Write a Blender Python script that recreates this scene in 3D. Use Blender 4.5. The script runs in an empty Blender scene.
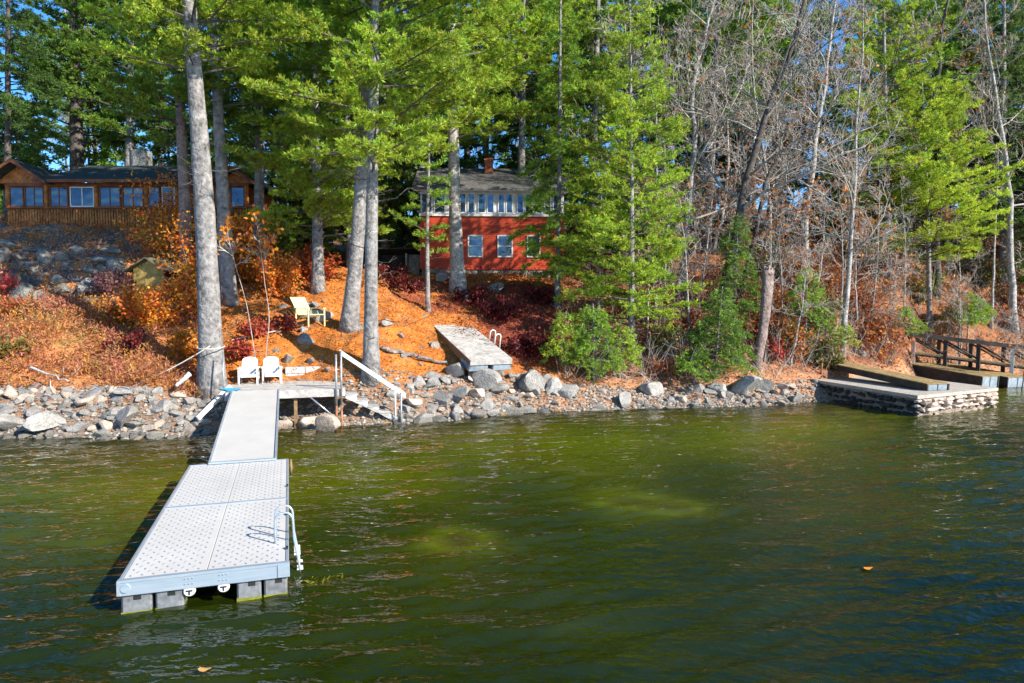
import bpy, math, numpy as np
from mathutils import Vector
SC = bpy.context.scene
C = SC.collection
rng = np.random.default_rng(7)
PI = math.pi
# ------------------------------------------------------------------ camera maths
CAMZ, F, PITCH = 4.4, 683.0, math.radians(-3.05)
def P(px, py, Y):
    u = (px-512)/F; v = (341.5-py)/F
    dy = math.cos(PITCH) - v*math.sin(PITCH); dz = math.sin(PITCH) + v*math.cos(PITCH)
    t = Y/dy
    return np.array([u*t, Y, CAMZ+dz*t])
def XY(px, Y): return (px-512)/F*Y
# ------------------------------------------------------------------ helpers
def tag(o, label=None, cat=None, group=None, kind=None):
    if label: o['label'] = label
    if cat: o['category'] = cat
    if group: o['group'] = group
    if kind: o['kind'] = kind
    return o
def thing(name, label, cat, loc=(0,0,0), rz=0, group=None):
    o = bpy.data.objects.new(name, None); C.objects.link(o)
    o.location = loc; o.rotation_euler = (0,0,rz); o.empty_display_size = .2
    return tag(o, label, cat, group)
class MB:
    def __init__(s): s.v=[]; s.f={}; s.n=0; s.c=[]; s.hascol=False
    def add(s, v, faces, col=None):
        v = np.asarray(v, float).reshape(-1,3)
        for f in faces:
            f = np.asarray(f, int); s.f.setdefault(f.shape[1], []).append(f+s.n)
        s.v.append(v); s.n += len(v)
        if col is None: col = np.ones((len(v),3))
        else: s.hascol=True; col = np.broadcast_to(np.asarray(col,float), (len(v),3))
        s.c.append(col); return s
    def box(s, lo, hi, rot=None, bev=0.0, org=(0,0,0)):
        lo=np.array(lo,float); hi=np.array(hi,float)
        if bev<=0:
            v=np.array([[x,y,z] for z in (lo[2],hi[2]) for y in (lo[1],hi[1]) for x in (lo[0],hi[0])])
            fs=[np.array([[0,2,3,1],[4,5,7,6],[0,1,5,4],[2,6,7,3],[0,4,6,2],[1,3,7,5]])]
        else:
            v=[];idx={}
            for i,x in enumerate((lo[0],hi[0])):
                for j,y in enumerate((lo[1],hi[1])):
                    for k,z in enumerate((lo[2],hi[2])):
                        sx=1 if i==0 else -1; sy=1 if j==0 else -1; sz=1 if k==0 else -1
                        idx[i,j,k,0]=len(v); v.append([x,y+sy*bev,z+sz*bev])
                        idx[i,j,k,1]=len(v); v.append([x+sx*bev,y,z+sz*bev])
                        idx[i,j,k,2]=len(v); v.append([x+sx*bev,y+sy*bev,z])
            v=np.array(v); q=[];t=[]
            for i in (0,1):
                a=[idx[i,0,0,0],idx[i,1,0,0],idx[i,1,1,0],idx[i,0,1,0]]; q.append(a[::-1] if i==0 else a)
                a=[idx[0,i,0,1],idx[1,i,0,1],idx[1,i,1,1],idx[0,i,1,1]]; q.append(a if i==0 else a[::-1])
                a=[idx[0,0,i,2],idx[1,0,i,2],idx[1,1,i,2],idx[0,1,i,2]]; q.append(a[::-1] if i==0 else a)
            for a in (0,1):
                for b in (0,1):
                    q.append([idx[a,b,0,0],idx[a,b,1,0],idx[a,b,1,1],idx[a,b,0,1]])
                    q.append([idx[a,0,b,0],idx[a,1,b,0],idx[a,1,b,2],idx[a,0,b,2]])
                    q.append([idx[0,a,b,1],idx[1,a,b,1],idx[1,a,b,2],idx[0,a,b,2]])
                    for c in (0,1): t.append([idx[a,b,c,0],idx[a,b,c,1],idx[a,b,c,2]])
            fs=[np.array(q),np.array(t)]
        if rot is not None: v=(v-np.array(org))@np.array(rot).T+np.array(org)
        return s.add(v,fs)
    def tube(s, pts, rad, sides=8, cap=True, col=None, wob=0):
        pts=np.asarray(pts,float); n=len(pts); rad=np.broadcast_to(np.asarray(rad,float),(n,))
        t=np.gradient(pts,axis=0); t/=np.linalg.norm(t,axis=1)[:,None]+1e-9
        ref=np.array([0,0,1.]) if abs(t[0,2])<.8 else np.array([1.,0,0])
        a=np.cross(t,ref); a/=np.linalg.norm(a,axis=1)[:,None]+1e-9; b=np.cross(t,a)
        th=np.arange(sides)*2*PI/sides
        r=rad[:,None]*np.ones((n,sides))
        if wob: r*=1+wob*np.sin(th*3+1.3)[None]+wob*rng.normal(size=(n,sides))*.6
        v=pts[:,None]+r[...,None]*(np.cos(th)[None,:,None]*a[:,None]+np.sin(th)[None,:,None]*b[:,None])
        i=np.arange(n-1)[:,None]*sides; j=np.arange(sides)[None]; k=(np.arange(sides)+1)%sides
        q=np.stack([i+j,i+k[None],i+sides+k[None],i+sides+j],-1).reshape(-1,4)
        fs=[q]
        if cap and sides>2: fs+= [np.arange(sides)[None,::-1],(np.arange(sides)+(n-1)*sides)[None]]
        return s.add(v.reshape(-1,3),fs,col)
    def prism(s, poly, lo, hi, axis=1):       # polygon in the two other axes, pushed along axis
        poly=np.asarray(poly,float); n=len(poly); v=np.zeros((2*n,3)); o=[i for i in range(3) if i!=axis]
        v[:n,o[0]]=v[n:,o[0]]=poly[:,0]; v[:n,o[1]]=v[n:,o[1]]=poly[:,1]; v[:n,axis]=lo; v[n:,axis]=hi
        i=np.arange(n); j=(i+1)%n
        return s.add(v,[np.stack([i,j,j+n,i+n],-1),i[None,::-1],i[None]+n])
    def build(s, name, mat, parent=None, smooth=False, origin=None):
        V=np.concatenate(s.v) if s.v else np.zeros((0,3))
        if origin is not None: V=V-np.asarray(origin)
        me=bpy.data.meshes.new(name); me.vertices.add(len(V)); me.vertices.foreach_set('co',V.astype(np.float32).ravel())
        ks=sorted(s.f); fl=[np.concatenate(s.f[k]) for k in ks]
        tot=np.concatenate([np.full(len(f),k) for f,k in zip(fl,ks)]); loops=np.concatenate([f.ravel() for f in fl])
        me.loops.add(len(loops)); me.polygons.add(len(tot))
        me.loops.foreach_set('vertex_index',loops.astype(np.int32))
        me.polygons.foreach_set('loop_start',np.concatenate([[0],np.cumsum(tot)[:-1]]).astype(np.int32))
        me.polygons.foreach_set('use_smooth',np.full(len(tot),bool(smooth)))
        if s.hascol:
            at=me.color_attributes.new('Col','FLOAT_COLOR','POINT')
            cc=np.concatenate(s.c); at.data.foreach_set('color',np.c_[cc,np.ones(len(cc))].astype(np.float32).ravel())
        me.update(calc_edges=True); me.validate()
        if mat: me.materials.append(mat)
        o=bpy.data.objects.new(name,me); C.objects.link(o)
        if parent: o.parent=parent
        return o
def copy_tree(o, parent=None):
    c=o.copy(); C.objects.link(c)
    if parent: c.parent=parent
    for ch in list(o.children): copy_tree(ch,c)
    return c
def unit(v): return v/(np.linalg.norm(v,axis=-1,keepdims=True)+1e-9)
def _h(i,j,s):
    n=(i*374761393+j*668265263+s*982451653)&0x7fffffff; n=((n^(n>>13))*1274126177)&0x7fffffff
    return ((n^(n>>16))&0xffff)/65535.0
def vnoise(x,y,s=0):
    x=np.asarray(x,float); y=np.asarray(y,float); i=np.floor(x).astype(np.int64); j=np.floor(y).astype(np.int64)
    fx=x-i; fy=y-j; fx=fx*fx*(3-2*fx); fy=fy*fy*(3-2*fy)
    return (_h(i,j,s)*(1-fx)+_h(i+1,j,s)*fx)*(1-fy)+(_h(i,j+1,s)*(1-fx)+_h(i+1,j+1,s)*fx)*fy
def fbm(x,y,s=0,o=4): return sum(vnoise(x*2**k,y*2**k,s+k)*.5**k for k in range(o))/(2-.5**(o-1))
# ------------------------------------------------------------------ materials
def newmat(name):
    m=bpy.data.materials.new(name); m.use_nodes=True; nt=m.node_tree; nt.nodes.clear()
    out=nt.nodes.new('ShaderNodeOutputMaterial'); return m,nt,out
def node(nt,t,ins={},**kw):
    n=nt.nodes.new(t)
    for k,v in kw.items(): setattr(n,k,v)
    for k,v in ins.items():
        if isinstance(v,bpy.types.NodeSocket): nt.links.new(v,n.inputs[k])
        else: n.inputs[k].default_value=v
    return n
def ramp(nt,fac,stops):
    r=nt.nodes.new('ShaderNodeValToRGB'); nt.links.new(fac,r.inputs[0]); e=r.color_ramp.elements
    while len(e)<len(stops): e.new(.5)
    for k,(p,c) in enumerate(stops): e[k].position=p; e[k].color=(*c,1)
    return r.outputs[0]
def M(name, cols, scale=4, rough=.7, bump=.2, wet=False, stretch=(1,1,1), metal=0, detail=6, spec=.35, wave=None, objrand=0, dist=.02):
    m,nt,out=newmat(name)
    tc=node(nt,'ShaderNodeTexCoord'); mp=node(nt,'ShaderNodeMapping',{'Vector':tc.outputs['Object'],'Scale':stretch})
    vec=mp.outputs[0]
    if objrand:
        oi=node(nt,'ShaderNodeObjectInfo'); mu=node(nt,'ShaderNodeMath',{0:oi.outputs['Random'],1:37.},operation='MULTIPLY')
        va=node(nt,'ShaderNodeVectorMath',{0:vec,1:mu.outputs[0]},operation='ADD'); vec=va.outputs[0]
    nz=node(nt,'ShaderNodeTexNoise',{'Vector':vec,'Scale':scale,'Detail':detail,'Roughness':.65})
    n=len(cols); col=ramp(nt,nz.outputs[0],[(.28+.44*i/max(1,n-1),c) for i,c in enumerate(cols)])
    if objrand:
        hs=node(nt,'ShaderNodeMapRange',{'Value':oi.outputs['Random'],'To Min':1-objrand,'To Max':1+objrand})
        h=node(nt,'ShaderNodeHueSaturation',{'Color':col,'Value':hs.outputs[0]}); col=h.outputs[0]
    if wet:
        ge=node(nt,'ShaderNodeNewGeometry'); sx=node(nt,'ShaderNodeSeparateXYZ',{0:ge.outputs['Position']})
        ad=node(nt,'ShaderNodeMath',{0:nz.outputs[0],1:.16},operation='MULTIPLY'); zz=node(nt,'ShaderNodeMath',{0:sx.outputs[2],1:ad.outputs[0]},operation='SUBTRACT')
        wr_=ramp(nt,node(nt,'ShaderNodeMapRange',{'Value':zz.outputs[0],'From Min':-.05,'From Max':.22}).outputs[0],[(.35,(.30,.28,.22)),(.75,(1,1,1))])
        col=node(nt,'ShaderNodeMix',{0:1.,6:col,7:wr_},data_type='RGBA',blend_type='MULTIPLY').outputs[2]
    hgt=nz.outputs[0]
    if wave:
        nz2=node(nt,'ShaderNodeTexNoise',{'Vector':vec,'Scale':scale*wave,'Detail':3})
        a=node(nt,'ShaderNodeMix',{0:.35,6:col,7:ramp(nt,nz2.outputs[0],[(.3,tuple(x*.5 for x in cols[0])),(.7,tuple(min(1,x*1.25) for x in cols[-1]))])},data_type='RGBA'); col=a.outputs[2]
        hgt=node(nt,'ShaderNodeMath',{0:nz.outputs[0],1:nz2.outputs[0]},operation='ADD').outputs[0]
    b=node(nt,'ShaderNodeBump',{'Height':hgt,'Strength':bump,'Distance':dist})
    p=node(nt,'ShaderNodeBsdfPrincipled',{'Base Color':col,'Roughness':rough,'Metallic':metal,'Normal':b.outputs[0],'Specular IOR Level':spec})
    nt.links.new(p.outputs[0],out.inputs[0]); return m
def M_leaf(name, trans=.35, rough=.5):
    m,nt,out=newmat(name)
    a=node(nt,'ShaderNodeAttribute',attribute_name='Col')
    p=node(nt,'ShaderNodeBsdfPrincipled',{'Base Color':a.outputs[0],'Roughness':rough,'Specular IOR Level':.25})
    t=node(nt,'ShaderNodeBsdfTranslucent',{'Color':a.outputs[0]})
    mx=node(nt,'ShaderNodeMixShader',{0:trans,1:p.outputs[0],2:t.outputs[0]})
    nt.links.new(mx.outputs[0],out.inputs[0]); return m
NEEDLE=M_leaf('needle',.42); LEAF=M_leaf('leaf',.4); LITTER=M_leaf('litter',.12,.7)
BARK=M('pine_bark',[(.042,.039,.038),(.17,.16,.155),(.34,.325,.31)],3.0,.9,1.0,(3.4,3.4,.36),dist=.06,wave=2.2)
BARKR=M('reddish_bark',[(.06,.04,.032),(.2,.14,.12),(.33,.26,.23)],3,.9,.9,(3,3,.5),dist=.05,wave=3)
BARKG=M('grey_bark',[(.07,.062,.055),(.25,.23,.21),(.46,.44,.41)],2.5,.85,.5,(2,2,.8),dist=.03,wave=4)
BARKD=M('dark_bark',[(.02,.017,.015),(.07,.06,.053),(.13,.115,.10)],4,.9,.7,(2.5,2.5,.5))
TWIG=M('twig',[(.12,.10,.085),(.33,.29,.25),(.55,.51,.465)],1.2,.85,.1)
ROCK=M('granite',[(.13,.122,.115),(.235,.222,.205),(.42,.40,.37)],2.2,.85,.9,wave=6,objrand=.35,dist=.05,wet=True)
ROCKT=M('tan_granite',[(.18,.125,.09),(.42,.32,.25),(.62,.53,.45)],2.4,.85,.8,wave=6,objrand=.3,dist=.05,wet=True)
DSTONE=M('dark_stone',[(.012,.012,.012),(.03,.029,.027),(.06,.057,.052)],2.4,.85,.8,wave=5,dist=.04)  # near-black stone tone, used only on the pier's left flank
LEDGE=M('ledge_rock',[(.05,.055,.05),(.15,.16,.15),(.30,.30,.285)],1.3,.9,.9,wave=7,dist=.08)
WOODG=M('weathered_plank',[(.18,.165,.15),(.36,.34,.315),(.5,.475,.45)],2.2,.85,.3,(1,9,1),wave=3)
WOODB=M('brown_timber',[(.07,.045,.022),(.17,.11,.05),(.26,.17,.075)],2.5,.8,.3,(1,5,5),wave=3)
WOODD=M('dark_timber',[(.018,.014,.012),(.045,.036,.03),(.08,.065,.05)],2.5,.8,.3,(3,3,1))
LOG=M('orange_log',[(.11,.036,.011),(.36,.12,.028),(.55,.22,.06)],1.6,.6,.4,(3,3,.5),wave=4)
LOGD=M('rust_board',[(.06,.02,.009),(.16,.05,.018),(.25,.09,.03)],2,.65,.3)
YELW=M('yellow_board',[(.17,.10,.02),(.36,.24,.06),(.50,.36,.12)],2.2,.75,.35,(4,4,.6),wave=3)
REDW=M('red_clapboard',[(.30,.028,.010),(.42,.045,.014),(.48,.062,.02)],1.2,.6,.12)
BRICK=M('brick',[(.22,.06,.03),(.36,.10,.05),(.42,.15,.08)],9,.8,.4)
WHITE=M('white_paint',[(.52,.515,.50),(.60,.595,.58),(.67,.665,.65)],2,.5,.06)
RESIN=M('white_resin',[(.58,.575,.56),(.66,.655,.64)],1.2,.35,.03)
PANEL=M('dock_panel',[(.455,.438,.41),(.50,.483,.453),(.54,.523,.493)],.9,.5,.05)
GPANEL=M('ramp_panel',[(.41,.395,.37),(.45,.433,.408),(.485,.468,.443)],1.1,.55,.08)
NUB=M('tread_nub',[(.22,.235,.25),(.27,.285,.30)],2,.5,.05)
ALU=M('aluminium',[(.30,.38,.46),(.39,.47,.54),(.47,.54,.60)],1.6,.33,.06,metal=.5,spec=.5,stretch=(.6,3,8))
STEEL=M('galvanised',[(.36,.38,.40),(.55,.57,.58)],5,.35,.05,metal=.7)
RUST=M('rusty_pipe',[(.10,.035,.015),(.26,.10,.045),(.36,.2,.12)],6,.8,.3)
FLOAT=M('float_plastic',[(.09,.095,.10),(.14,.15,.16),(.20,.21,.22)],3,.5,.1,wave=5,dist=.01)
FLOATB=M('blue_float',[(.12,.15,.18),(.30,.36,.41)],3,.5,.1)
ALGAE=M('algae',[(.10,.11,.01),(.20,.21,.02)],9,.8,.5)
BLACK=M('black_rubber',[(.01,.01,.011),(.022,.022,.023)],6,.6,.1)
SHING=M('dark_shingle',[(.014,.024,.02),(.034,.046,.04),(.06,.07,.06)],6,.9,.5,(1,3,3))
SHINGG=M('grey_shingle',[(.03,.03,.031),(.07,.069,.067),(.16,.156,.15)],3,.9,.5,(1,3,3),wave=4)
MOSS=M('mossy_shingle',[(.05,.05,.03),(.12,.115,.07),(.2,.19,.14)],5,.9,.6)
CONC=M('old_concrete',[(.22,.19,.155),(.36,.32,.27),(.46,.42,.37)],3,.9,.5,wave=5)
MORTAR=M('pier_stone_bed',[(.10,.075,.06),(.22,.17,.14),(.34,.27,.22)],4,.9,.8,wave=5)
ROPE=M('pale_rope',[(.45,.42,.36),(.6,.57,.5)],20,.8,.2)
ROPEB=M('blue_rope',[(.02,.16,.30),(.05,.30,.50)],20,.8,.2)
YCH=M('yellow_slat',[(.68,.62,.25),(.78,.72,.36)],3,.6,.1)
REDP=M('red_plastic',[(.50,.02,.02),(.60,.035,.03)],3,.45,.05)
DRIFT=M('driftwood',[(.26,.24,.22),(.46,.44,.41),(.62,.60,.57)],2.5,.85,.4,(1,6,6),wave=3)
BROWNT=M('brown_top_plank',[(.13,.085,.03),(.25,.17,.065),(.36,.26,.12)],2,.8,.3,(6,1,1),wave=4)
def glassmat():
    m,nt,out=newmat('window_glass')
    tc=node(nt,'ShaderNodeTexCoord'); nz=node(nt,'ShaderNodeTexNoise',{'Vector':tc.outputs['Object'],'Scale':1.1,'Detail':1})
    b=node(nt,'ShaderNodeBump',{'Height':nz.outputs[0],'Strength':1.,'Distance':.1})
    d=node(nt,'ShaderNodeBsdfPrincipled',{'Base Color':(.012,.018,.026,1),'Roughness':.15})
    g=node(nt,'ShaderNodeBsdfGlossy',{'Color':(.26,.46,.80,1),'Roughness':.03,'Normal':b.outputs[0]})
    mx=node(nt,'ShaderNodeMixShader',{0:.10,1:d.outputs[0],2:g.outputs[0]}); nt.links.new(mx.outputs[0],out.inputs[0]); return m
GLASS=glassmat()
# ------------------------------------------------------------------ terrain
COLS=[(-300,[(22.8,0),(24,.9),(25.5,1.6),(29,3.4),(32,5.2),(35,7.3),(38,8.8),(45,10),(60,11),(90,13),(200,30)]),
 (0,[(22.8,0),(24,.9),(25.5,1.6),(29,3.4),(32,5.2),(35,7.3),(38,8.8),(45,10),(60,11),(90,13),(200,30)]),
 (150,[(22.6,0),(24,.9),(25.5,1.6),(29,3.5),(32,5.0),(35,6.9),(38,8.7),(45,10),(60,11),(90,13),(200,30)]),
 (225,[(23.2,0),(24.8,.6),(26.6,1.25),(28.2,2.4),(31,4.1),(35,6.0),(40,7.7),(50,9),(60,10),(90,13),(200,30)]),
 (300,[(24.6,0),(25.6,.5),(27.2,1.2),(28.6,2.4),(31,4.0),(35,5.6),(40,6.8),(50,8),(60,10),(90,13),(200,30)]),
 (370,[(25.2,0),(26,.6),(27,1.65),(28.2,2.4),(31,3.9),(35,5.4),(40,6.2),(46,6.6),(60,9),(90,13),(200,30)]),
 (440,[(26,0),(27,.7),(28.2,1.5),(30,2.3),(34,3.9),(37,5.1),(40,6.1),(46,6.5),(60,9),(90,13),(200,30)]),
 (520,[(28,0),(28.9,.7),(30,1.4),(31.5,2.0),(34.5,3.6),(37,4.9),(40,6.0),(46,6.6),(60,9),(90,13),(200,30)]),
 (620,[(29,0),(30.4,.55),(32,1.35),(36,3.5),(40,5.2),(46,7.5),(55,10),(70,13),(90,15),(200,32)]),
 (760,[(29.8,0),(31,.45),(32.5,1.2),(36,3.2),(40,5.3),(46,7.8),(55,10.5),(70,13.5),(90,16),(200,32)]),
 (830,[(31.2,0),(32.2,.6),(34,1.6),(38,3.9),(46,8),(55,11),(70,14),(90,16),(200,32)]),
 (895,[(34,0),(35.2,.6),(37,1.5),(40,3.4),(46,7.4),(55,11),(70,14),(90,16),(200,32)]),
 (925,[(37.5,0),(39,.15),(41,.8),(42.6,3.1),(43.5,3.8),(47,7.0),(55,10.8),(70,14),(90,16),(200,32)]),
 (1000,[(39.5,0),(41,.3),(43,1.6),(45,3.9),(48,7),(55,10.5),(70,14.2),(90,16),(200,32)]),
 (1300,[(40,0),(41,.6),(42.5,2.2),(45,4),(50,7.4),(60,11),(70,14),(90,16),(200,32)])]
def prof(pts,Y):
    ys=[2,pts[0][0]-12,pts[0][0]-5,pts[0][0]-1.5]+[a for a,b in pts]; zs=[-2.6,-2.2,-1.25,-.45]+[b for a,b in pts]
    return np.interp(Y,ys,zs)
CPX=np.array([c[0] for c in COLS],float)
SHY=np.array([c[1][0][0] for c in COLS],float)
def shoreY(px): return np.interp(px,CPX,SHY)
MOUNDS=[(-1.0,12.6,.6,1.6),(2.6,15.1,.85,1.25),(3.7,14.7,.6,1.1)]
def terr(X,Y,detail=True):
    X=np.asarray(X,float); Y=np.asarray(Y,float); px=512+F*X/np.maximum(Y,1)
    pc=np.clip(px,CPX[0],CPX[-1]-1e-3); k=np.clip(np.searchsorted(CPX,pc,side='right')-1,0,len(CPX)-2)
    allz=np.stack([prof(c[1],Y) for c in COLS],0)
    t=(pc-CPX[k])/(CPX[k+1]-CPX[k]); t=t*t*(3-2*t)*.5+t*.5
    flat=allz.reshape(len(COLS),-1); kk=k.ravel(); ar=np.arange(kk.size)
    z=(flat[kk,ar]*(1-t.ravel())+flat[kk+1,ar]*t.ravel()).reshape(X.shape)
    if detail:
        amp=np.clip((z+.6)/2.0,.15,1)
        z=z+amp*((fbm(X*.45,Y*.45,3)-.5)*.75+(fbm(X*1.7,Y*1.7,11)-.5)*.28)
        for mx,my,r,h in MOUNDS: z=z+h*(.68+.62*fbm(X*1.6,Y*1.6,41))*np.exp(-((X-mx)**2+(Y-my)**2)/(r*r))
        # rocky ledge steps under the cabin
        w=np.exp(-((px-70)/90)**2-((Y-34.5)/3.2)**2); st=.55; z=z+w*(np.round(z/st)*st-z)*.8
    return z
def gz(X,Y): return float(terr(np.array([X]),np.array([Y]))[0])
def gcol(px,Y,z,X):
    n=fbm(X*.6,Y*.6,21); n2=fbm(X*2.3,Y*2.3,31)
    def S(a,b,x): t=np.clip((x-a)/(b-a),0,1); return t*t*(3-2*t)
    def mixc(c,k,w): return c*(1-w[...,None])+np.array(k)*w[...,None]
    c=np.ones(px.shape+(3,))*np.array([.46,.155,.03])
    c=mixc(c,[.30,.17,.075],S(.5,.7,n2)*.5)
    left=S(215,175,px); c=mixc(c,[.47,.20,.08],left*.85)
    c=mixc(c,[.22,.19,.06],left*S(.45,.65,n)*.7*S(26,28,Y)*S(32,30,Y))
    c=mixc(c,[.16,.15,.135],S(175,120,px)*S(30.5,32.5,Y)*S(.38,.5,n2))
    c=mixc(c,[.17,.035,.028],S(455,500,px)*S(575,545,px)*S(30.5,32,Y)*S(40,38,Y)*.85)
    c=mixc(c,[.22,.05,.03],S(370,400,px)*S(480,450,px)*S(33,35,Y)*S(40,38,Y)*S(.4,.55,n)*.8)
    r=S(550,600,px); c=mixc(c,[.34,.145,.06],r); c=mixc(c,[.17,.06,.028],r*S(.4,.62,n)*.8)
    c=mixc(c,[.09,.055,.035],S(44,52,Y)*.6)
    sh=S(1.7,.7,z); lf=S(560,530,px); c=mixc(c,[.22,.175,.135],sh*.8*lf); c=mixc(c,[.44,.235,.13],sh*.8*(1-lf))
    wet=S(.1,-.15,z); c=mixc(c,[.17,.145,.04],wet); deep=S(-.5,-1.4,z); c=mixc(c,[.07,.085,.012],deep)
    for mx,my,rr,h in MOUNDS: c=mixc(c,[.62,.52,.02],(.45+.75*n2)*.95*np.exp(-((X-mx)**2+(Y-my)**2)/(rr*rr)))
    return c
us=np.concatenate([np.linspace(-1000,-60,60),np.linspace(-50,1080,520),np.linspace(1090,2000,60)])
Ys=np.concatenate([np.linspace(2,20,70),np.linspace(20.15,48,230),np.linspace(49,200,70)])
UU,YY=np.meshgrid((us-512)/F,Ys); XX=UU*YY; ZZ=terr(XX,YY)
nu,ny=len(us),len(Ys); i=(np.arange(ny-1)[:,None]*nu+np.arange(nu-1)[None]).ravel()
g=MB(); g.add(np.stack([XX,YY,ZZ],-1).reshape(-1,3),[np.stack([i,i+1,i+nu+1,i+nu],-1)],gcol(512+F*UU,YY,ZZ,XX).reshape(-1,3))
m,nt,out=newmat('forest_floor')
a=node(nt,'ShaderNodeAttribute',attribute_name='Col'); tc=node(nt,'ShaderNodeTexCoord')
n1=node(nt,'ShaderNodeTexNoise',{'Vector':tc.outputs['Object'],'Scale':9.,'Detail':8,'Roughness':.7})
n2=node(nt,'ShaderNodeTexNoise',{'Vector':tc.outputs['Object'],'Scale':1.6,'Detail':5})
v1=ramp(nt,n1.outputs[0],[(.3,(.35,.33,.3)),(.5,(.9,.9,.9)),(.7,(1.5,1.45,1.35))])
v2=ramp(nt,n2.outputs[0],[(.35,(.75,.7,.7)),(.65,(1.15,1.15,1.15))])
x1=node(nt,'ShaderNodeMix',{0:1.,6:a.outputs[0],7:v1},data_type='RGBA',blend_type='MULTIPLY')
x2=node(nt,'ShaderNodeMix',{0:1.,6:x1.outputs[2],7:v2},data_type='RGBA',blend_type='MULTIPLY')
b=node(nt,'ShaderNodeBump',{'Height':n1.outputs[0],'Strength':.8,'Distance':.06})
p=node(nt,'ShaderNodeBsdfPrincipled',{'Base Color':x2.outputs[2],'Roughness':.9,'Normal':b.outputs[0],'Specular IOR Level':.2})
nt.links.new(p.outputs[0],out.inputs[0])
tag(g.build('ground',m,smooth=True),kind='structure')
# ------------------------------------------------------------------ water
def axis(lo,a,b_,hi,step):
    def grow(x0,x1,s):
        r=[];x=x0;d=s
        while abs(x-x0)<abs(x1-x0): d*=1.35; x+=math.copysign(d,x1-x0); r.append(x)
        return r
    core=np.arange(a,b_,step); return np.concatenate([np.array(grow(a,lo,step))[::-1],core,np.array(grow(core[-1],hi,step))])
wx=axis(-400,-24,32,400,.1); wy=axis(-400,6.5,18,19,.05); wy=wy[wy<18]; wy=np.concatenate([wy,np.arange(wy[-1]+.085,44.5,.085)])
WX,WY=np.meshgrid(wx,wy); WZ=np.zeros_like(WX)
wr=np.random.default_rng(5)
for k in range(90):
    lam=.23*(1.5/.23)**(wr.random()**1.9); th=math.radians(-79)+wr.normal()*.27
    kx,ky=math.cos(th)*2*PI/lam,math.sin(th)*2*PI/lam
    WZ+=.0030*lam**.95*np.sin(kx*WX+ky*WY+wr.random()*6.28)*2.0
env=(.45+.9*fbm(WX*.12,WY*.2,77))*np.clip((WY-2)/6,0,1)*np.clip(1-(np.abs(WX)-32)/15,0,1)
lee=1-.45*np.clip((WY-23)/6,0,1)
WZ*=env*lee
dep=np.clip(-terr(WX,np.maximum(WY,2)),0,3)
w=MB(); nx=len(wx); i=(np.arange(len(wy)-1)[:,None]*nx+np.arange(nx-1)[None]).ravel()
w.add(np.stack([WX,WY,WZ],-1).reshape(-1,3),[np.stack([i,i+1,i+nx+1,i+nx],-1)],np.stack([dep]*3,-1).reshape(-1,3))
m,nt,out=newmat('lake_water')
a=node(nt,'ShaderNodeAttribute',attribute_name='Col')
op=node(nt,'ShaderNodeMapRange',{'Value':a.outputs['Fac'],'From Min':0.,'From Max':1.5,'To Min':.12,'To Max':.93})
tc=node(nt,'ShaderNodeTexCoord'); mp=node(nt,'ShaderNodeMapping',{'Vector':tc.outputs['Object'],'Scale':(1.,2.0,1),'Rotation':(0,0,.15)})
n1=node(nt,'ShaderNodeTexNoise',{'Vector':mp.outputs[0],'Scale':4.8,'Detail':1.5,'Roughness':.5})
n2=node(nt,'ShaderNodeTexNoise',{'Vector':tc.outputs['Object'],'Scale':.16,'Detail':3})
b=node(nt,'ShaderNodeBump',{'Height':n1.outputs[0],'Strength':.6,'Distance':.06})
dpt=ramp(nt,node(nt,'ShaderNodeMath',{0:a.outputs['Fac'],1:3.},operation='DIVIDE').outputs[0],[(.22,(.070,.066,.006)),(.50,(.060,.070,.0015)),(.84,(.004,.010,.0012))])
mv=ramp(nt,n2.outputs[0],[(.3,(.45,.6,.6)),(.5,(.9,.95,.9)),(.7,(1.5,1.3,.9))])
mud=node(nt,'ShaderNodeMix',{0:1.,6:dpt,7:mv},data_type='RGBA',blend_type='MULTIPLY').outputs[2]
di=node(nt,'ShaderNodeBsdfDiffuse',{'Color':mud})
tr=node(nt,'ShaderNodeBsdfTransparent',{'Color':(.74,.78,.42,1)})
body=node(nt,'ShaderNodeMixShader',{0:op.outputs[0],1:tr.outputs[0],2:di.outputs[0]})
gl=node(nt,'ShaderNodeBsdfGlossy',{'Color':(1,1,1,1),'Roughness':.015,'Normal':b.outputs[0]})
fr=node(nt,'ShaderNodeFresnel',{'IOR':1.42,'Normal':b.outputs[0]})
mx=node(nt,'ShaderNodeMixShader',{0:fr.outputs[0],1:body.outputs[0],2:gl.outputs[0]})
nt.links.new(mx.outputs[0],out.inputs[0])
tag(w.build('lake_water',m,smooth=True),kind='structure')
# ------------------------------------------------------------------ foliage generators
def blades(mb,Cn,D,L,W,col,r):
    n=len(Cn); D=unit(D); S=unit(np.cross(D,r.normal(size=(n,3)))); L=np.broadcast_to(L,(n,))[:,None]; W=np.broadcast_to(W,(n,))[:,None]
    v=np.stack([Cn,Cn+D*L*.45+S*W*.5,Cn+D*L,Cn+D*L*.45-S*W*.5],1).reshape(-1,3)
    mb.add(v,[np.arange(4*n).reshape(n,4)],np.repeat(col,4,axis=0))
def interp_path(path,n):
    path=np.asarray(path,float); d=np.concatenate([[0],np.cumsum(np.linalg.norm(np.diff(path,axis=0),axis=1))])
    q=np.linspace(0,d[-1],n)
    # smooth (Catmull) via dense cubic-ish blend
    v=np.stack([np.interp(q,d,path[:,k]) for k in range(3)],-1)
    for _ in range(max(1,n//10)): v[1:-1]=(v[:-2]+2*v[1:-1]+v[2:])/4
    return v
NBF=1.45
WOODC={'pine_bark':(.2,.18,.165),'reddish_bark':(.2,.15,.12),'grey_bark':(.3,.28,.26),'dark_bark':(.07,.06,.05)}
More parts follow.
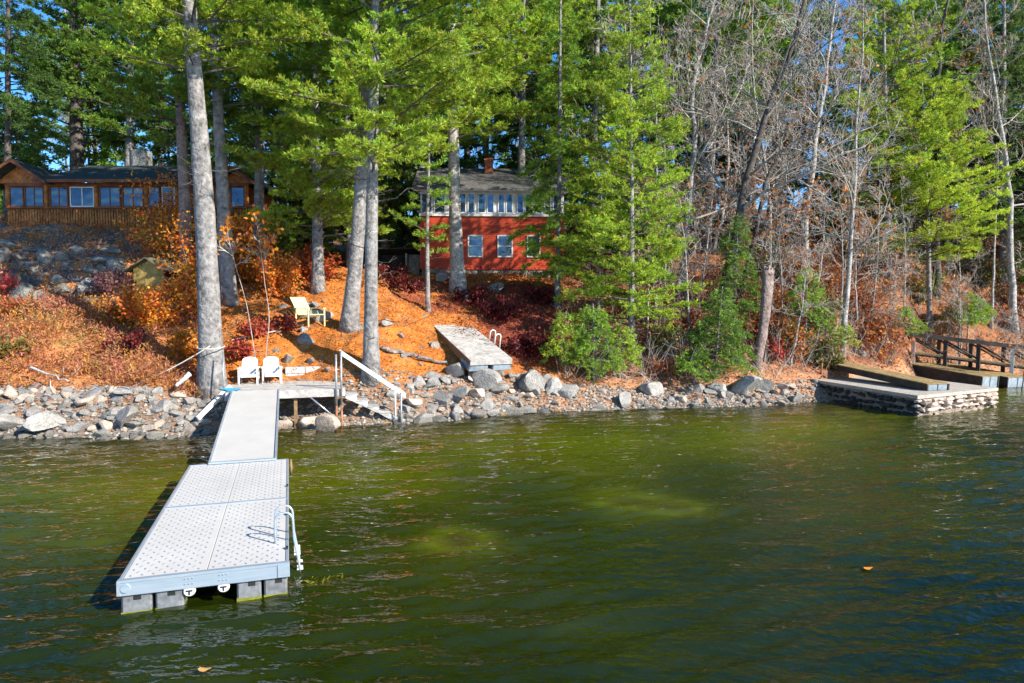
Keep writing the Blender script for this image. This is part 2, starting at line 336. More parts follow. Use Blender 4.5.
def conifer(name,label,path,r0,r1,z0,R,nb,seed,style='pine',color=(.10,.17,.018),group=None,bark=None,
            dens=5.5,k=12,nl=.20,nw=.038,shape=None,cat='tree',bias=None,biasp=.45,dead=6,tuft=.15):
    r=np.random.default_rng(seed); tr=interp_path(path,24); base=tr[0].copy()
    t=np.linspace(0,1,24); rad=r0*(1-t)**.8*.75+r1+.42*r0*np.exp(-t*26)
    rad=np.maximum(rad*.97,r1)
    T=thing(name,label,cat,base,0,group)
    mb=MB(); tr2=tr.copy(); tr2[0,2]-=.3; mb.tube(tr2,rad,12,wob=.045); mb.build('trunk',bark or BARK,T,True,base)
    zt=tr[:,2]; ztop=zt[-1]; B=Fo=MB(); wc=np.array(WOODC[(bark or BARK).name])*.8
    nb=int(nb*NBF); dens*=1.15
    shape=shape or (lambda q:(1-q)**.65*(.55+.45*min(1,q*4)))
    col=np.array(color)
    for b in range(nb+dead):
        isdead=b>=nb
        q=(b+r.random())/nb if not isdead else -r.random()*.5
        z=z0+(ztop-z0)*q*.985
        if z<base[2]+.8: continue
        o=np.array([np.interp(z,zt,tr[:,0]),np.interp(z,zt,tr[:,1]),z])
        az=b*2.39996+r.normal()*.5
        if bias is not None and r.random()<biasp: az=bias+r.normal()*.9
        L=R*shape(max(q,0))*(.65+.5*r.random())
        if isdead: L=R*(.15+.35*r.random())
        L=max(L,.25)
        if style=='pine': e0=.0+.35*r.random()+.25*max(q,0); e1=.05+.12*r.random()-.12
        elif style=='hemlock': e0=.12+.15*r.random(); e1=-.40-.15*r.random()
        else: e0=.5+.3*r.random(); e1=-.25
        h=np.array([math.cos(az),math.sin(az),0]); pp=np.array([-h[1],h[0],0]); bend=r.normal()*.12
        def pos(s): s=np.asarray(s)[:,None]; return o+h*L*s+pp*L*bend*s*s+np.array([0,0,1])*L*(e0*s+e1*s*s)
        rb=min(.010+.011*L,.06)
        bp=pos(np.linspace(0,1,6))
        if isdead: bp[1:]+=r.normal(size=(5,3))*.06*L
        B.tube(bp,np.linspace(rb,rb*.25,6)*(.6 if isdead else 1),4,col=wc)
        if isdead:
            for _ in range(3):
                s=.3+.6*r.random(); q0=bp[int(s*5)]; d=unit(h*.6+pp*r.normal()*.7+np.array([0,0,r.normal()*.4])); l=L*.3*r.random()+.15
                B.tube([q0,q0+d*l*.5+r.normal(size=3)*.03,q0+d*l],[.009,.007,.004],3,col=wc)
            continue
        nt_=max(4,int(L*dens+3)); s=.22+.78*r.random(nt_)**.75; s[:2]=(1.,.93)
        sd=np.where(np.arange(nt_)%2==0,1,-1)*(.5+.6*r.random(nt_)); sd[0]=.05
        bs=pos(s)
        td=unit(h[None]*(.75)+pp[None]*sd[:,None]+np.c_[np.zeros((nt_,2)),.10+.18*r.normal(size=nt_)+(e0+2*e1*s)*.7])
        tl=np.clip((.30+.42*L*(1.08-s))*(.6+.7*r.random(nt_)),.22,1.5)
        for j in range(0,nt_,2): B.tube([bs[j],bs[j]+td[j]*tl[j]],[.012,.005],3,cap=False,col=wc)
        nq=np.maximum(2,(tl/tuft).astype(int)); idx=np.repeat(np.arange(nt_),nq); nn=len(idx)
        qq=.12+.88*r.random(nn)
        tc_=bs[idx]+td[idx]*(tl[idx]*qq)[:,None]+r.normal(size=(nn,3))*np.array([.06,.06,.035])
        if style!='pine': tc_[:,2]-=.10*qq*tl[idx]
        bv=(.78+.45*r.random())
        tcol=col[None]*(bv*(.78+.44*r.random(nn)))[:,None]*np.stack([.82+.45*r.random(nn),np.ones(nn),np.ones(nn)],-1)
        id2=np.repeat(np.arange(nn),k); m_=len(id2)
        D=td[idx][id2]*.65+r.normal(size=(m_,3))*np.array([.62,.62,.45])+np.array([0,0,.38 if style=='pine' else -.05])
        blades(Fo,tc_[id2]+r.normal(size=(m_,3))*.015,D,nl*(.65+.6*r.random(m_)),nw*(.7+.6*r.random(m_)),tcol[id2],r)
    Fo.build('crown',NEEDLE,T,False,base)
    return T
def bare(name,label,path,r0,seed,n1=12,z0=None,R=4.5,group=None,bark=None,leaves=0,lcol=(.42,.14,.03),cat='tree',lv=3,up=.35,rend=.02,tw=None,tmin=.012):
    r=np.random.default_rng(seed); tr=interp_path(path,18); base=tr[0].copy()
    T=thing(name,label,cat,base,0,group); t=np.linspace(0,1,18); rad=np.maximum(r0*(1-t*.86)*(1+.35*np.exp(-t*22)),rend)
    tr[1:-1]+=r.normal(size=(16,3))*np.array([1,1,0])*r0*.25
    mb=MB(); t2=tr.copy(); t2[0,2]-=.3; mb.tube(t2,rad,10,wob=.05); mb.build('trunk',bark or BARKG,T,True,base)
    zt=tr[:,2]; z0=z0 if z0 is not None else base[2]+.35*(zt[-1]-base[2])
    Bm=MB(); ends=[]
    def grow(o,d,L,rd,level):
        n=6 if level<2 else 4; pts=[o]; dd=d.copy(); seg=L/(n-1)
        for _ in range(n-1):
            dd=unit(dd+r.normal(size=3)*(.20 if level<2 else .26)+np.array([0,0,up*.22])); pts.append(pts[-1]+dd*seg)
        pts=np.array(pts); Bm.tube(pts,np.linspace(rd,rd*.45,n),6 if level==0 else (4 if level==1 else 3),cap=False)
        if level>=lv: ends.append(pts[-1]); ends.append(pts[-2]); return
        nc=[8,6,4,3][min(level,3)]
        for c in range(nc):
            s=.22+.78*(c+r.random())/nc; kf=min(s*(n-1),n-1.001); a=int(kf); q=pts[a]+(pts[a+1]-pts[a])*(kf-a)
            ax=unit(pts[a+1]-pts[a]); sd=unit(np.cross(ax,r.normal(size=3)))
            nd=unit(ax*.75+sd*(.55+.4*r.random()))
            grow(q,nd,L*(.32+.28*r.random())*(1.15-.45*s),max(rd*(1-.55*s)*.62,tmin*(1-.25*level)),level+1)
    for b in range(n1):
        q=(b+r.random())/n1; z=z0+(zt[-1]-z0)*q*.98
        o=np.array([np.interp(z,zt,tr[:,0]),np.interp(z,zt,tr[:,1]),z]); az=b*2.39996+r.normal()*.5
        d=unit(np.array([math.cos(az),math.sin(az),.25+.7*r.random()+.5*q])); L=R*(1-.55*q)*(.6+.6*r.random())
        grow(o,d,L,max(.4*np.interp(z,zt,rad),.012),0)
    Bm.build('crown',tw or TWIG,T,True,base)
    if leaves and ends:
        E=np.array(ends); Fo=MB(); id_=r.integers(0,len(E),leaves); cl=r.random(len(E))<.35; id_=id_[cl[id_]]; n=len(id_)
        col=np.array(lcol)[None]*(.6+.8*r.random((n,1)))*np.c_[np.ones(n),.7+.6*r.random(n),np.ones(n)]
        blades(Fo,E[id_]+r.normal(size=(n,3))*.12,r.normal(size=(n,3))+np.array([0,0,-.5]),.19*(.7+.6*r.random(n)),.12,col,r)
        Fo.build('leaves',LEAF,T,False,base)
    return T
def shrub(name,label,loc,w,h,color,seed,n=2200,group=None,ls=.095,stems=9,fill=.75,cat='shrub',cols=None):
    r=np.random.default_rng(seed); S=Fo=MB(); tips=[]; wc=np.array([.2,.17,.15])
    for s in range(stems):
        az=r.random()*6.28; rr=math.sqrt(r.random())*w*.5; tip=np.array([math.cos(az)*rr,math.sin(az)*rr,h*(.55+.5*r.random())*(1-.35*(rr/(w*.5))**2)])
        b0=np.array([math.cos(az)*rr*.25,math.sin(az)*rr*.25,-.12]); mid=(b0+tip)/2+r.normal(size=3)*.08*h
        pts=interp_path([b0,mid,tip],7); S.tube(pts,np.linspace(.016,.005,7)*(.6+.3*h),4,col=wc)
        for q in range(7):
            f=.25+.75*r.random(); a=pts[int(f*6)]; e=a+unit(r.normal(size=3)+np.array([0,0,.4]))*(.16+.2*r.random())*h*.6
            S.tube([a,(a+e)/2+r.normal(size=3)*.02,e],[.007,.005,.003],3,cap=False,col=wc); tips+= [e,(a+e)/2]
    K=np.array(tips); id_=r.integers(0,len(K),n)
    ctr=K[id_]+r.normal(size=(n,3))*np.array([.11,.11,.08])*(.5+.5*h)
    ctr[:,2]=np.maximum(ctr[:,2],.03)
    pal=np.array(cols or [color]); kc=r.integers(0,len(pal),len(K)); base=pal[kc[id_]]
    col=base*(.6+.75*r.random((n,1)))*np.c_[.9+.2*r.random(n),.75+.5*r.random(n),np.ones(n)]
    D=r.normal(size=(n,3))+np.array([.25,-.3,.15])
    blades(Fo,ctr,D,ls*(.6+.7*r.random(n)),ls*.62*(.7+.6*r.random(n)),col,r); o=Fo.build(name,LEAF); o.location=loc
    return tag(o,label,cat,group)
def rockmesh(seed,flat=.8,sub=3):
    import bmesh
    r=np.random.default_rng(seed); bm=bmesh.new(); bmesh.ops.create_icosphere(bm,subdivisions=sub,radius=1)
    v=np.array([x.co[:] for x in bm.verts]); f=np.array([[q.index for q in x.verts] for x in bm.faces]); bm.free()
    for k in range(9):
        n=unit(r.normal(size=3)*np.array([1,1,.9])); d=.36+.42*r.random(); e=v@n-d; v-=np.where(e>0,e,0)[:,None]*n
    v*=1+.10*(fbm(v[:,0]*2+5,v[:,1]*2+v[:,2]*2+9,seed)-.5)[:,None]
    v+=r.normal(size=v.shape)*.008
    s=np.abs(v).max(0); v/=s; v*=np.array([1,.8+.2*r.random(),flat*(.75+.4*r.random())])
    return v,f
ROCKS=[rockmesh(100+i) for i in range(14)]
RM={}
def rockobj(kind,mat):
    if (kind,mat.name) not in RM:
        o=MB().add(ROCKS[kind][0],[ROCKS[kind][1]]).build('rock',mat,None,True); o.data.set_sharp_from_angle(angle=.42); RM[kind,mat.name]=o.data; C.objects.unlink(o); bpy.data.objects.remove(o)
    return RM[kind,mat.name]
def rock(name,label,loc,s,seed,mat=None,group=None,scale=(1,1,1),rz=None,cat='rock'):
    r=np.random.default_rng(seed); o=bpy.data.objects.new(name,rockobj(seed%14,mat or ROCK)); C.objects.link(o)
    o.location=loc; o.rotation_euler=(r.normal()*.15,r.normal()*.15,r.random()*6.28 if rz is None else rz); o.scale=[s*k for k in scale]
    return tag(o,label,cat,group)
# ------------------------------------------------------------------ floating dock
ANG=math.radians(18.1); AX=np.array([-math.sin(ANG),math.cos(ANG),0]); RX=np.array([math.cos(ANG),math.sin(ANG),0])
T=thing('floating_dock','white two-section floating swim dock with ladder at its lakeward corner','dock',tuple(AX*10.72-RX*.06),ANG)
W_=2.30; SL=3.66
def panel(x0,x1,y0,y1):
    n=MB().box((x0,y0,.455),(x1,y1,.496),bev=.006); npan=n.n; j=0; y=y0+.09
    th=np.arange(8)*PI/4
    while y<y1-.07:
        x=x0+.08+(.075 if j%2 else 0)
        while x<x1-.06:
            tilt=1.25 if j%2 else 1.9; c,s=math.cos(tilt),math.sin(tilt)
            ex=.048*np.cos(th); ey=.013*np.sin(th)
            ring=np.stack([x+c*ex-s*ey*1.5,y+s*ex+c*ey*1.5],-1); top=np.array([x,y])+(ring-np.array([x,y]))*.55
            v=np.r_[np.c_[ring,np.full(8,.494)],np.c_[top,np.full(8,.503)]]
            q=np.arange(8); n.add(v,[np.stack([q,(q+1)%8,(q+1)%8+8,q+8],-1),(np.arange(8)+8)[None]])
            x+=.15
        y+=.118; j+=1
    o=n.build('deck_panel',PANEL,T); me=o.data; me.materials.append(NUB); fv=np.empty(len(me.loops),np.int32); me.loops.foreach_get('vertex_index',fv); ls=np.empty(len(me.polygons),np.int32); me.polygons.foreach_get('loop_start',ls); me.polygons.foreach_set('material_index',(fv[ls]>=npan).astype(np.int32))
for k in (0,1):
    y0=k*(SL+.01)+.05
    panel(-W_+.05,-W_/2-.004,y0+.03,y0+SL-.07); panel(-W_/2+.004,-.05,y0+.03,y0+SL-.07)
L=2*SL+.01
f=MB(); f.box((-W_,.0,.30),(-W_+.045,L,.508),bev=.006); f.box((-.045,0,.30),(0,L,.508),bev=.006); f.build('side_rail',ALU,T)
f=MB(); f.box((-W_-.012,-.03,.285),(.012,.045,.51),bev=.008); f.box((-W_-.006,-.04,.475),(.006,.05,.515),bev=.004); o=f.build('front_rail',ALU,T)
for fx in (-.40,-.60):
    b=MB()
    for dx in (-.05,.0,.05):
        for dz in (.36,.44): b.tube([(W_*fx*1.0+dx,-.03,dz),(W_*fx+dx,-.042,dz)],.009,8)
    b.build('bolt_plate',STEEL,o)
b=MB(); b.tube([(-W_+.1,-.03,.40),(-W_+.1,-.05,.40)],.062,16); b.build('pipe_cap',ALU,o)
b=MB().box((-.16,-.045,.30),(.006,-.031,.50)); b.build('corner_plate',ALU,o)
b=MB().box((-W_-.008,-.043,.30),(-W_+.035,-.031,.50)); b.build('corner_plate',ALU,o)
f=MB(); f.box((-W_,SL-.04,.31),(0,SL+.055,.509),bev=.01); f.build('cross_rail',ALU,T)
f=MB(); f.box((-W_,L-.04,.31),(0,L+.03,.509),bev=.01); f.build('back_rail',ALU,T)
for (x0,x1) in ((-W_+.03,-W_+.42),(-W_+.47,-W_+.84),(-.74,-.40),(-.36,-.03)):
    for (ya,yb) in ((.02,1.15),(1.3,2.35),(2.5,3.55),(3.75,4.9),(5.0,6.1),(6.2,7.25)):
        b=MB().box((x0,ya,-.2),(x1,yb,.29),bev=.025); o=b.build('float',FLOAT,T)
        b=MB().box((x0-.004,ya-.004,-.03),(x1+.004,yb+.004,.03)); b.build('algae_band',ALGAE,o)
        if ya<.1:
            b=MB().box((x0+.16,ya-.006,.20),(x0+.26,ya+.03,.27)); b.build('handhold',BLACK,o)
for fx in (-.40,-.60):
    b=MB(); b.tube([(W_*fx,.03,.245),(W_*fx,.0,.245),(W_*fx,-.02,.245)],[.085,.085,.07],18); o=b.build('roller',RESIN,T)
    b=MB().box((W_*fx-.045,-.028,.24),(W_*fx+.045,-.018,.262)); b.box((W_*fx-.01,-.028,.19),(W_*fx+.01,-.018,.25)); b.build('bracket',BLACK,o)
lad=MB()
for yy in (.95,1.36):
    a=np.linspace(PI,0,9); arc=np.c_[-.07+.14*np.cos(a),np.full(9,yy),.86+.14*np.sin(a)]
    pts=np.r_[[[-.21,yy,.49]],[[-.21,yy,.7]],arc,[[.085,yy,.55]],[[.16,yy,.1]],[[.22,yy,-.5]]]
    lad.tube(pts,.019,10)
lo=lad.build('ladder',ALU,T,True)
for zz,xx in ((.28,.13),(.02,.17),(-.24,.19)):
    MB().box((xx-.05,.94,zz-.015),(xx+.05,1.37,zz+.015),bev=.006).build('tread',RESIN,lo)
for yy in (.62,2.5,4.6):
    b=MB(); b.box((-.04,yy-.05,.509),(-.01,yy+.05,.53)); b.box((-.045,yy-.025,.53),(-.005,yy+.025,.545)); b.build('cleat',BLACK,T)
b=MB(); b.tube([(.05,L-.1,.1),(.06,L-.1,.3),(.05,L-.1,.52)],[.028,.034,.028],10); b.build('bumper',WOODB,T,True)
# ------------------------------------------------------------------ gangway
gp0=np.array(AX*18.06)+np.array([0,0,.55]); gl_=7.35; gz1=1.385
T=thing('gangway','long white ramp leading from the floating dock up to the grey wooden landing','ramp',tuple(AX*18.06),ANG)
def ramp_box(x0,x1,za,zb,y0=0,y1=gl_):
    v=[]
    for (yy,zz) in ((y0,.50),(y1,gz1)):
        for z in (za,zb):
            for x in (x0,x1): v.append((x,yy,zz+z))
    return MB().add(np.array(v),[np.array([[0,1,3,2],[4,6,7,5],[0,4,5,1],[2,3,7,6],[0,2,6,4],[1,5,7,3]])])
ramp_box(-1.88,-.40,-.02,.03).build('deck_panel',GPANEL,T)
ramp_box(-1.93,-1.883,-.20,.06).build('side_rail',ALU,T); ramp_box(-.397,-.35,-.20,.06).build('side_rail',ALU,T)
MB().box((-1.92,-.10,.515),(-.36,-.004,.56)).build('hinge_plate',ALU,T)
# ------------------------------------------------------------------ landing deck
DX=np.array([-9.93,23.55]); dl,dw,dz=4.0,3.25,1.36
T=thing('wooden_landing','weathered grey plank landing on posts at the head of the white ramp','deck',(DX[0],DX[1],0),ANG)
pl=MB(); y=.0; k=0
while y<dw-.05:
    pl.box((0-.02*rng.random(),y+.008,dz-.04),(dl+.02*rng.random(),y+.138,dz+.004*rng.random()),bev=.006); y+=.142
pl.build('planks',WOODG,T)
MB().box((-.01,-.055,dz-.27),(dl+.01,-.003,dz-.012),bev=.006).build('front_beam',WOODG,T)
MB().box((dl+.003,0,dz-.27),(dl+.05,dw,dz-.045)).build('end_beam',WOODG,T); MB().box((-.05,0,dz-.27),(-.003,dw,dz-.045)).build('end_beam',WOODG,T)
j=MB()
for x in (.8,1.6,2.4,3.2): j.box((x,.0,dz-.24),(x+.045,dw,dz-.045))
j.build('joists',WOODB,T)
MB().box((2.25,.10,-.6),(2.37,.22,dz-.242)).build('post',WOODB,T)
MB().box((.3,.1,-.6),(.42,.22,dz-.242)).build('post',WOODB,T)
for xx in (3.62,3.80):
    b=MB(); b.tube([(xx+.1,-.10,-.9),(xx+.1,-.10,.75)],.04,10); o=b.build('pipe_post',RUST,T,True)
    b=MB(); b.tube([(xx+.1,-.10,.75),(xx+.1,-.10,2.62 if xx<3.7 else 2.75)],.036,10); b.build('sleeve',STEEL,o,True)
b=MB(); b.tube([(2.75,-.02,1.15),(3.75,-.06,.25)],.028,8); b.build('brace',STEEL,T,True)
# ------------------------------------------------------------------ stairs
T=thing('stairs','white wooden steps with one sloping handrail going down from landing into water','stairs',tuple(np.array([DX[0],DX[1],0])+RX*4.06),ANG)
SX,SZ=2.35,1.42
def stringer(y): 
    n=6; poly=[(0,dz-.02),(0,dz-.36),(SX,-.16),(SX+.12,-.02)]
    for k in range(n,0,-1):
        zt=dz-.02-SZ*k/n; x1=SX*k/n; poly+= [(x1,zt),(x1-SX/n,zt)] if k<n else [(SX+.12,zt),(x1-SX/n,zt)]
    return MB().prism(poly,y,y+.05,1)
stringer(.0).build('stringer',WHITE,T); stringer(.92).build('stringer',WHITE,T)
tr_=MB()
for k in range(1,7): MB().box((SX*(k-1)/6+.0,-.03,dz-.017-SZ*k/6),(SX*k/6+.04,1.0,dz+.025-SZ*k/6),bev=.005).build('tread',WOODG if k<6 else WHITE,T)
b=MB(); a=math.atan2(1.72,2.35)
b.prism([(-.2,2.62),(-.2,2.80),(2.18,1.10),(2.18,.92)],-.085,-.045,1); b.build('handrail',WHITE,T)
for yy in (-.07,): 
    MB().tube([(2.0,yy-.04,-.4),(2.0,yy-.04,1.15)],.03,8).build('rail_post',STEEL,T,True); MB().tube([(1.78,yy-.035,.0),(1.78,yy-.035,1.3)],.03,8).build('rail_post',WHITE,T,True)
# ------------------------------------------------------------------ white chairs
def garden_chair(name,label,loc,rz,mat,group=None,s=1.0,cat='chair'):
    T=thing(name,label,cat,loc,rz,group); T.scale=(s,s,s)
    def backp():
        pts=[(-.24,.0),(-.27,.3),(-.265,.5)]+[(.265*math.cos(t),.50+.13*math.sin(t)) for t in np.linspace(PI,0,9)[1:-1]]+[(.265,.5),(.27,.3),(.24,0)]
        return np.array(pts)
    bp=backp(); n=len(bp); v=np.r_[np.c_[bp[:,0],.28+.32*bp[:,1],.30+bp[:,1]],np.c_[bp[:,0],.32+.32*bp[:,1],.29+bp[:,1]]]
    i=np.arange(n); b=MB().add(v,[np.stack([i,i+n,(i+1)%n+n,(i+1)%n],-1),i[None],(i[::-1]+n)[None]]); o=b.build('backrest',mat,T)
    g=MB()
    for x in np.linspace(-.17,.17,4): g.box((x-.004,.272,.34),(x+.004,.279,.82),rot=np.array([[1,0,0],[0,math.cos(-.31),-math.sin(-.31)],[0,math.sin(-.31),math.cos(-.31)]]),org=(x,.275,.30))
    g.build('slat_groove',STEEL,o)
    v=np.array([(-.25,-.26,.37),(.25,-.26,.37),(.25,.33,.28),(-.25,.33,.28)]); v=np.r_[v,v-[0,0,.035]]
    MB().add(v,[np.array([[0,1,2,3],[7,6,5,4],[0,4,5,1],[1,5,6,2],[2,6,7,3],[3,7,4,0]])]).build('seat',mat,T)
    MB().box((-.25,-.285,.25),(.25,-.262,.37)).build('apron',mat,T)
    for sx in (-1,1):
        MB().box((sx*.31-.06,-.34,.555),(sx*.31+.06,.36,.585),bev=.012).build('armrest',mat,T)
        MB().box((sx*.31-.028,-.30,.0),(sx*.31+.028,-.235,.552)).build('leg',mat,T)
        v=np.array([(sx*.30-.025,.30,.55),(sx*.30+.025,.30,.55),(sx*.30+.025,.36,.55),(sx*.30-.025,.36,.55),(sx*.30-.025,.40,0),(sx*.30+.025,.40,0),(sx*.30+.025,.46,0),(sx*.30-.025,.46,0)])
        MB().add(v,[np.array([[0,1,2,3],[7,6,5,4],[0,4,5,1],[1,5,6,2],[2,6,7,3],[3,7,4,0]])]).build('leg',mat,T)
    return T
for k,(lx,lab) in enumerate(((.62,'white plastic deck chair nearer the big pine trunk on the landing'),(1.46,'white plastic deck chair on the landing nearer the stairs'))):
    q=np.array([DX[0],DX[1],0])+RX*lx+AX*2.75; garden_chair('deck_chair',lab,(q[0],q[1],dz+.004),ANG-.05+.1*k,RESIN,'white chairs on the landing',1.08)
# yellow lounger on the slope
Y=30.3; X=XY(309,Y); z=gz(X,Y)+.12
T=thing('lounge_chair','pale yellow slatted lounge chair on the orange needle slope','chair',(X,Y,z+.02),math.radians(48)); T.scale=(1.25,1.25,1.25)
b=MB()
for k in range(6): b.box((-.29+k*.099,.22,.30),(-.205+k*.099,.25,1.12),rot=[[1,0,0],[0,math.cos(-.7),-math.sin(-.7)],[0,math.sin(-.7),math.cos(-.7)]],org=(0,.22,.30))
b.build('backrest',YCH,T)
b=MB()
for k in range(6): b.box((-.29,-.55+k*.125,.30-.02*k),(.29,-.45+k*.125,.325-.02*k))
b.build('seat',YCH,T)
for sx in (-1,1):
    MB().box((sx*.33-.05,-.5,.52),(sx*.33+.05,.4,.545)).build('armrest',YCH,T); MB().box((sx*.32-.02,-.5,-.1),(sx*.32+.02,-.44,.518)).build('leg',YCH,T); MB().box((sx*.32-.02,.3,-.1),(sx*.32+.02,.36,.518)).build('leg',YCH,T)
X=XY(291,30.6); z=gz(X,30.6); v,fc=ROCKS[3]
b=MB().add(v*np.array([.30,.2,.14])+np.array([0,0,.1]),[fc]); o=b.build('cushion',REDP,None,True); o.location=(X,30.6,z); tag(o,'small red cushion lying in the grass beside the yellow chair','cushion')
# ------------------------------------------------------------------ low block wall behind landing
q0=np.array([DX[0],DX[1],0])+RX*1.95+AX*3.4
T=thing('block_wall','low grey timber and stone block wall behind the landing','wall',(q0[0],q0[1],0),ANG)
b=MB(); 
for row in range(2):
    x=0.
    while x<2.1:
        l=.45+.35*rng.random(); b.box((x,0+.02*rng.random(),dz+.0+row*.27),(min(x+l,2.2)-.015,.3+.02*rng.random(),dz+.258+row*.27),bev=.02); x+=l
b.box((0,.02,.8),(2.2,.3,dz-.01))
b.build('blocks',DRIFT,T); MB().box((2.23,-.05,dz-.1),(2.38,.1,dz+.75),bev=.01).build('end_post',DRIFT,T)
# ------------------------------------------------------------------ ropes, posts, driftwood by the big pine
pa=P(210,346,25.15); pb=P(84,402,25.0); n_=14; t=np.linspace(0,1,n_)[:,None]; pts=pa*(1-t)+pb*t; pts[:,2]-=.22*(t*(1-t)*4)[:,0]
tag(MB().tube(pts,.022,6).build('mooring_rope',ROPE,None,True),'pale rope running from the big pine trunk down to the rocks','rope')
th=np.linspace(0,2*PI,25); c0=P(211,347,25.35)
tag(MB().tube(np.c_[c0[0]+.47*np.cos(th),c0[1]+.47*np.sin(th),c0[2]+.05*np.sin(th)],.022,6).build('rope_loop',ROPE,None,True),'pale rope loop tied round the big pine trunk','rope')
a=P(223,352,24.9); b_=P(223.5,392,24.6)
tag(MB().tube([b_,a],.028,8).build('steel_pole',STEEL,None,True),'thin grey metal pole standing at the landing corner by the pine','pole')
a=P(228,391,23.4); q=np.array([DX[0],DX[1],dz+.03])+RX*.15+AX*.25
pts=np.array([q+RX*.35*math.sin(k*.9)*(.5+.03*k)*1.0+AX*.16*math.cos(k*.9)+np.array([0,0,.004*k]) for k in range(22)])
tag(MB().tube(pts,.02,6).build('coiled_rope',ROPEB,None,True),'bright blue rope coiled on the landing corner','rope')
T=tag(MB().box((-.05,-.9,-.03),(.05,.9,.13),bev=.01).build('white_board',WHITE),'white plank propped on the rocks beside the ramp head','plank'); c=P(215,403,24.0); T.location=c; T.rotation_euler=(math.radians(32),0,math.radians(-22))
def log(name,label,p0,p1,r0,r1,seed,mat=DRIFT,twigs=5,cat='driftwood',sag=0):
    r=np.random.default_rng(seed); p0=np.array(p0);p1=np.array(p1); t=np.linspace(0,1,12)[:,None]; pts=p0*(1-t)+p1*t+r.normal(size=(12,3))*.035*np.linalg.norm(p1-p0)*.3
    T=thing(name,label,cat,p0); b=MB().tube(pts,np.linspace(r0,r1,12),9,wob=.08); b.build('trunk',mat,T,True,p0); B=MB()
    for k in range(twigs):
        q=pts[int(2+r.random()*9)]; d=unit(unit(p1-p0)*.6+r.normal(size=3)*.5+np.array([0,0,.4])); l=.4+.7*r.random(); B.tube([q,q+d*l*.5+r.normal(size=3)*.06,q+d*l],[r1*.5,r1*.35,.006],5)
    if twigs: B.build('branch',mat,T,True,p0)
def G(px,Y,dz_=0): X=XY(px,Y); return np.array([X,Y,gz(X,Y)+dz_])
log('driftwood_log','long bleached driftwood trunk lying along the left rock bank',P(8,414,23.9),P(92,393,24.9),.07,.13,1)
log('driftwood_branch','thin grey branch poking from the brush above the left rock bank',G(28,25.4,.5),G(66,24.4,.5),.05,.02,2,twigs=3,cat='driftwood')
log('driftwood_knee','short crooked white driftwood root by the big pine',P(176,386,24.6),P(190,374,25.0),.06,.10,3,twigs=0)
log('fallen_log','grey fallen log on orange needles between the pines',G(382,28.6,.12),G(446,29.3,.12),.10,.06,4,mat=BARK,twigs=1,cat='log')
log('fallen_pole','long thin pale pole lying across the slope behind the white chairs',G(232,28.6,.18),G(304,30.2,.18),.03,.02,5,twigs=0,cat='log')
# ------------------------------------------------------------------ stored dock on the bank
T=thing('stored_dock','grey wooden plank dock hauled up the rocky bank below the red house','dock',(0,0,0))
near=P(491.5,359.3,28.4); far=P(444,318,33.8); far2=P(435,314,35.8)
def slab(p0,p1,w,th,name,plank,mat):
    ax=unit(p1-p0); sx=unit(np.cross(ax,[0,0,1.])); up=np.cross(sx,ax); Ln=np.linalg.norm(p1-p0); b=MB(); n=int(Ln/.155)
    Rm=np.stack([sx,ax,up],1)
    for k in range(n):
        bb=MB().box((-w/2-.012*rng.random(),k*Ln/n+.006,-.035),(w/2+.012*rng.random(),(k+1)*Ln/n-.006,.004*rng.random())); b.add(bb.v[0]@Rm.T+p0,[bb.f[4][0]])
    o=b.build(name,plank,T)
    for x0,x1 in ((-w/2+.004,-w/2+.05),(w/2-.05,w/2-.004)):
        bb=MB().box((x0,0,-th),(x1,Ln,-.038)); MB().add(bb.v[0]@Rm.T+p0,[bb.f[4][0]]).build('side_beam',mat,T)
    bb=MB().box((-w/2,-.05,-.22),(w/2,-.003,-.01)); MB().add(bb.v[0]@Rm.T+p0,[bb.f[4][0]]).build('end_beam',WOODG,T)
    return Rm,Ln
Rm,Ln=slab(near,far,1.9,.38,'planks',WOODG,WOODB); slab(far+np.array([.05,.12,.03]),far2,1.5,.3,'upper_planks',WOODB,WOODB)
for x0 in (-.98,.1):
    bb=MB().box((x0,.0,-.52),(x0+.86,1.0,-.235),bev=.03); MB().add(bb.v[0]@Rm.T+near,[f_ for k in bb.f for f_ in bb.f[k]]).build('float',FLOATB,T)
for yy in (1.7,2.3):
    a=np.linspace(PI,0,9); arc=np.c_[.97+.13*np.cos(a),np.full(9,yy),.42+.13*np.sin(a)]; pts=np.r_[[[.84,yy,0]],arc,[[1.1,yy,-.3]]]@Rm.T+near
    MB().tube(pts,.03,8).build('ladder_hoop',RESIN,T,True)
# ------------------------------------------------------------------ stone pier
c1=np.array([16.0,26.75]); c2=np.array([20.95,29.3]); c0=np.array([14.3,33.2]); top=.84
ex=unit(c2-c1); ey=np.array([-ex[1],ex[0]]); ly=unit(c0-c1)
T=thing('stone_pier','old stone and concrete pier with sunlit rubble front face at the right shore','pier',(c1[0],c1[1],0))
Lx=np.linalg.norm(c2-c1); c3=c2+ly*7.5
poly=np.array([c1,c2,c3,c0])-c1
def pprism(p,z0,z1): 
    n=len(p); v=np.r_[np.c_[p,np.full(n,z0)],np.c_[p,np.full(n,z1)]]; i=np.arange(n); j=(i+1)%n
    return MB().add(v,[np.stack([i,j,j+n,i+n],-1),i[None,::-1],i[None]+n])
ins=np.array([[.12,.12],[-.16,.12],[-.16,0],[.12,0]])
pprism(poly+ins,-1.2,.70).build('core',MORTAR,T)
pprism(poly+np.array([[-.02,0],[.02,0],[.02,0],[-.02,0]]),.703,top).build('concrete_cap',CONC,T)
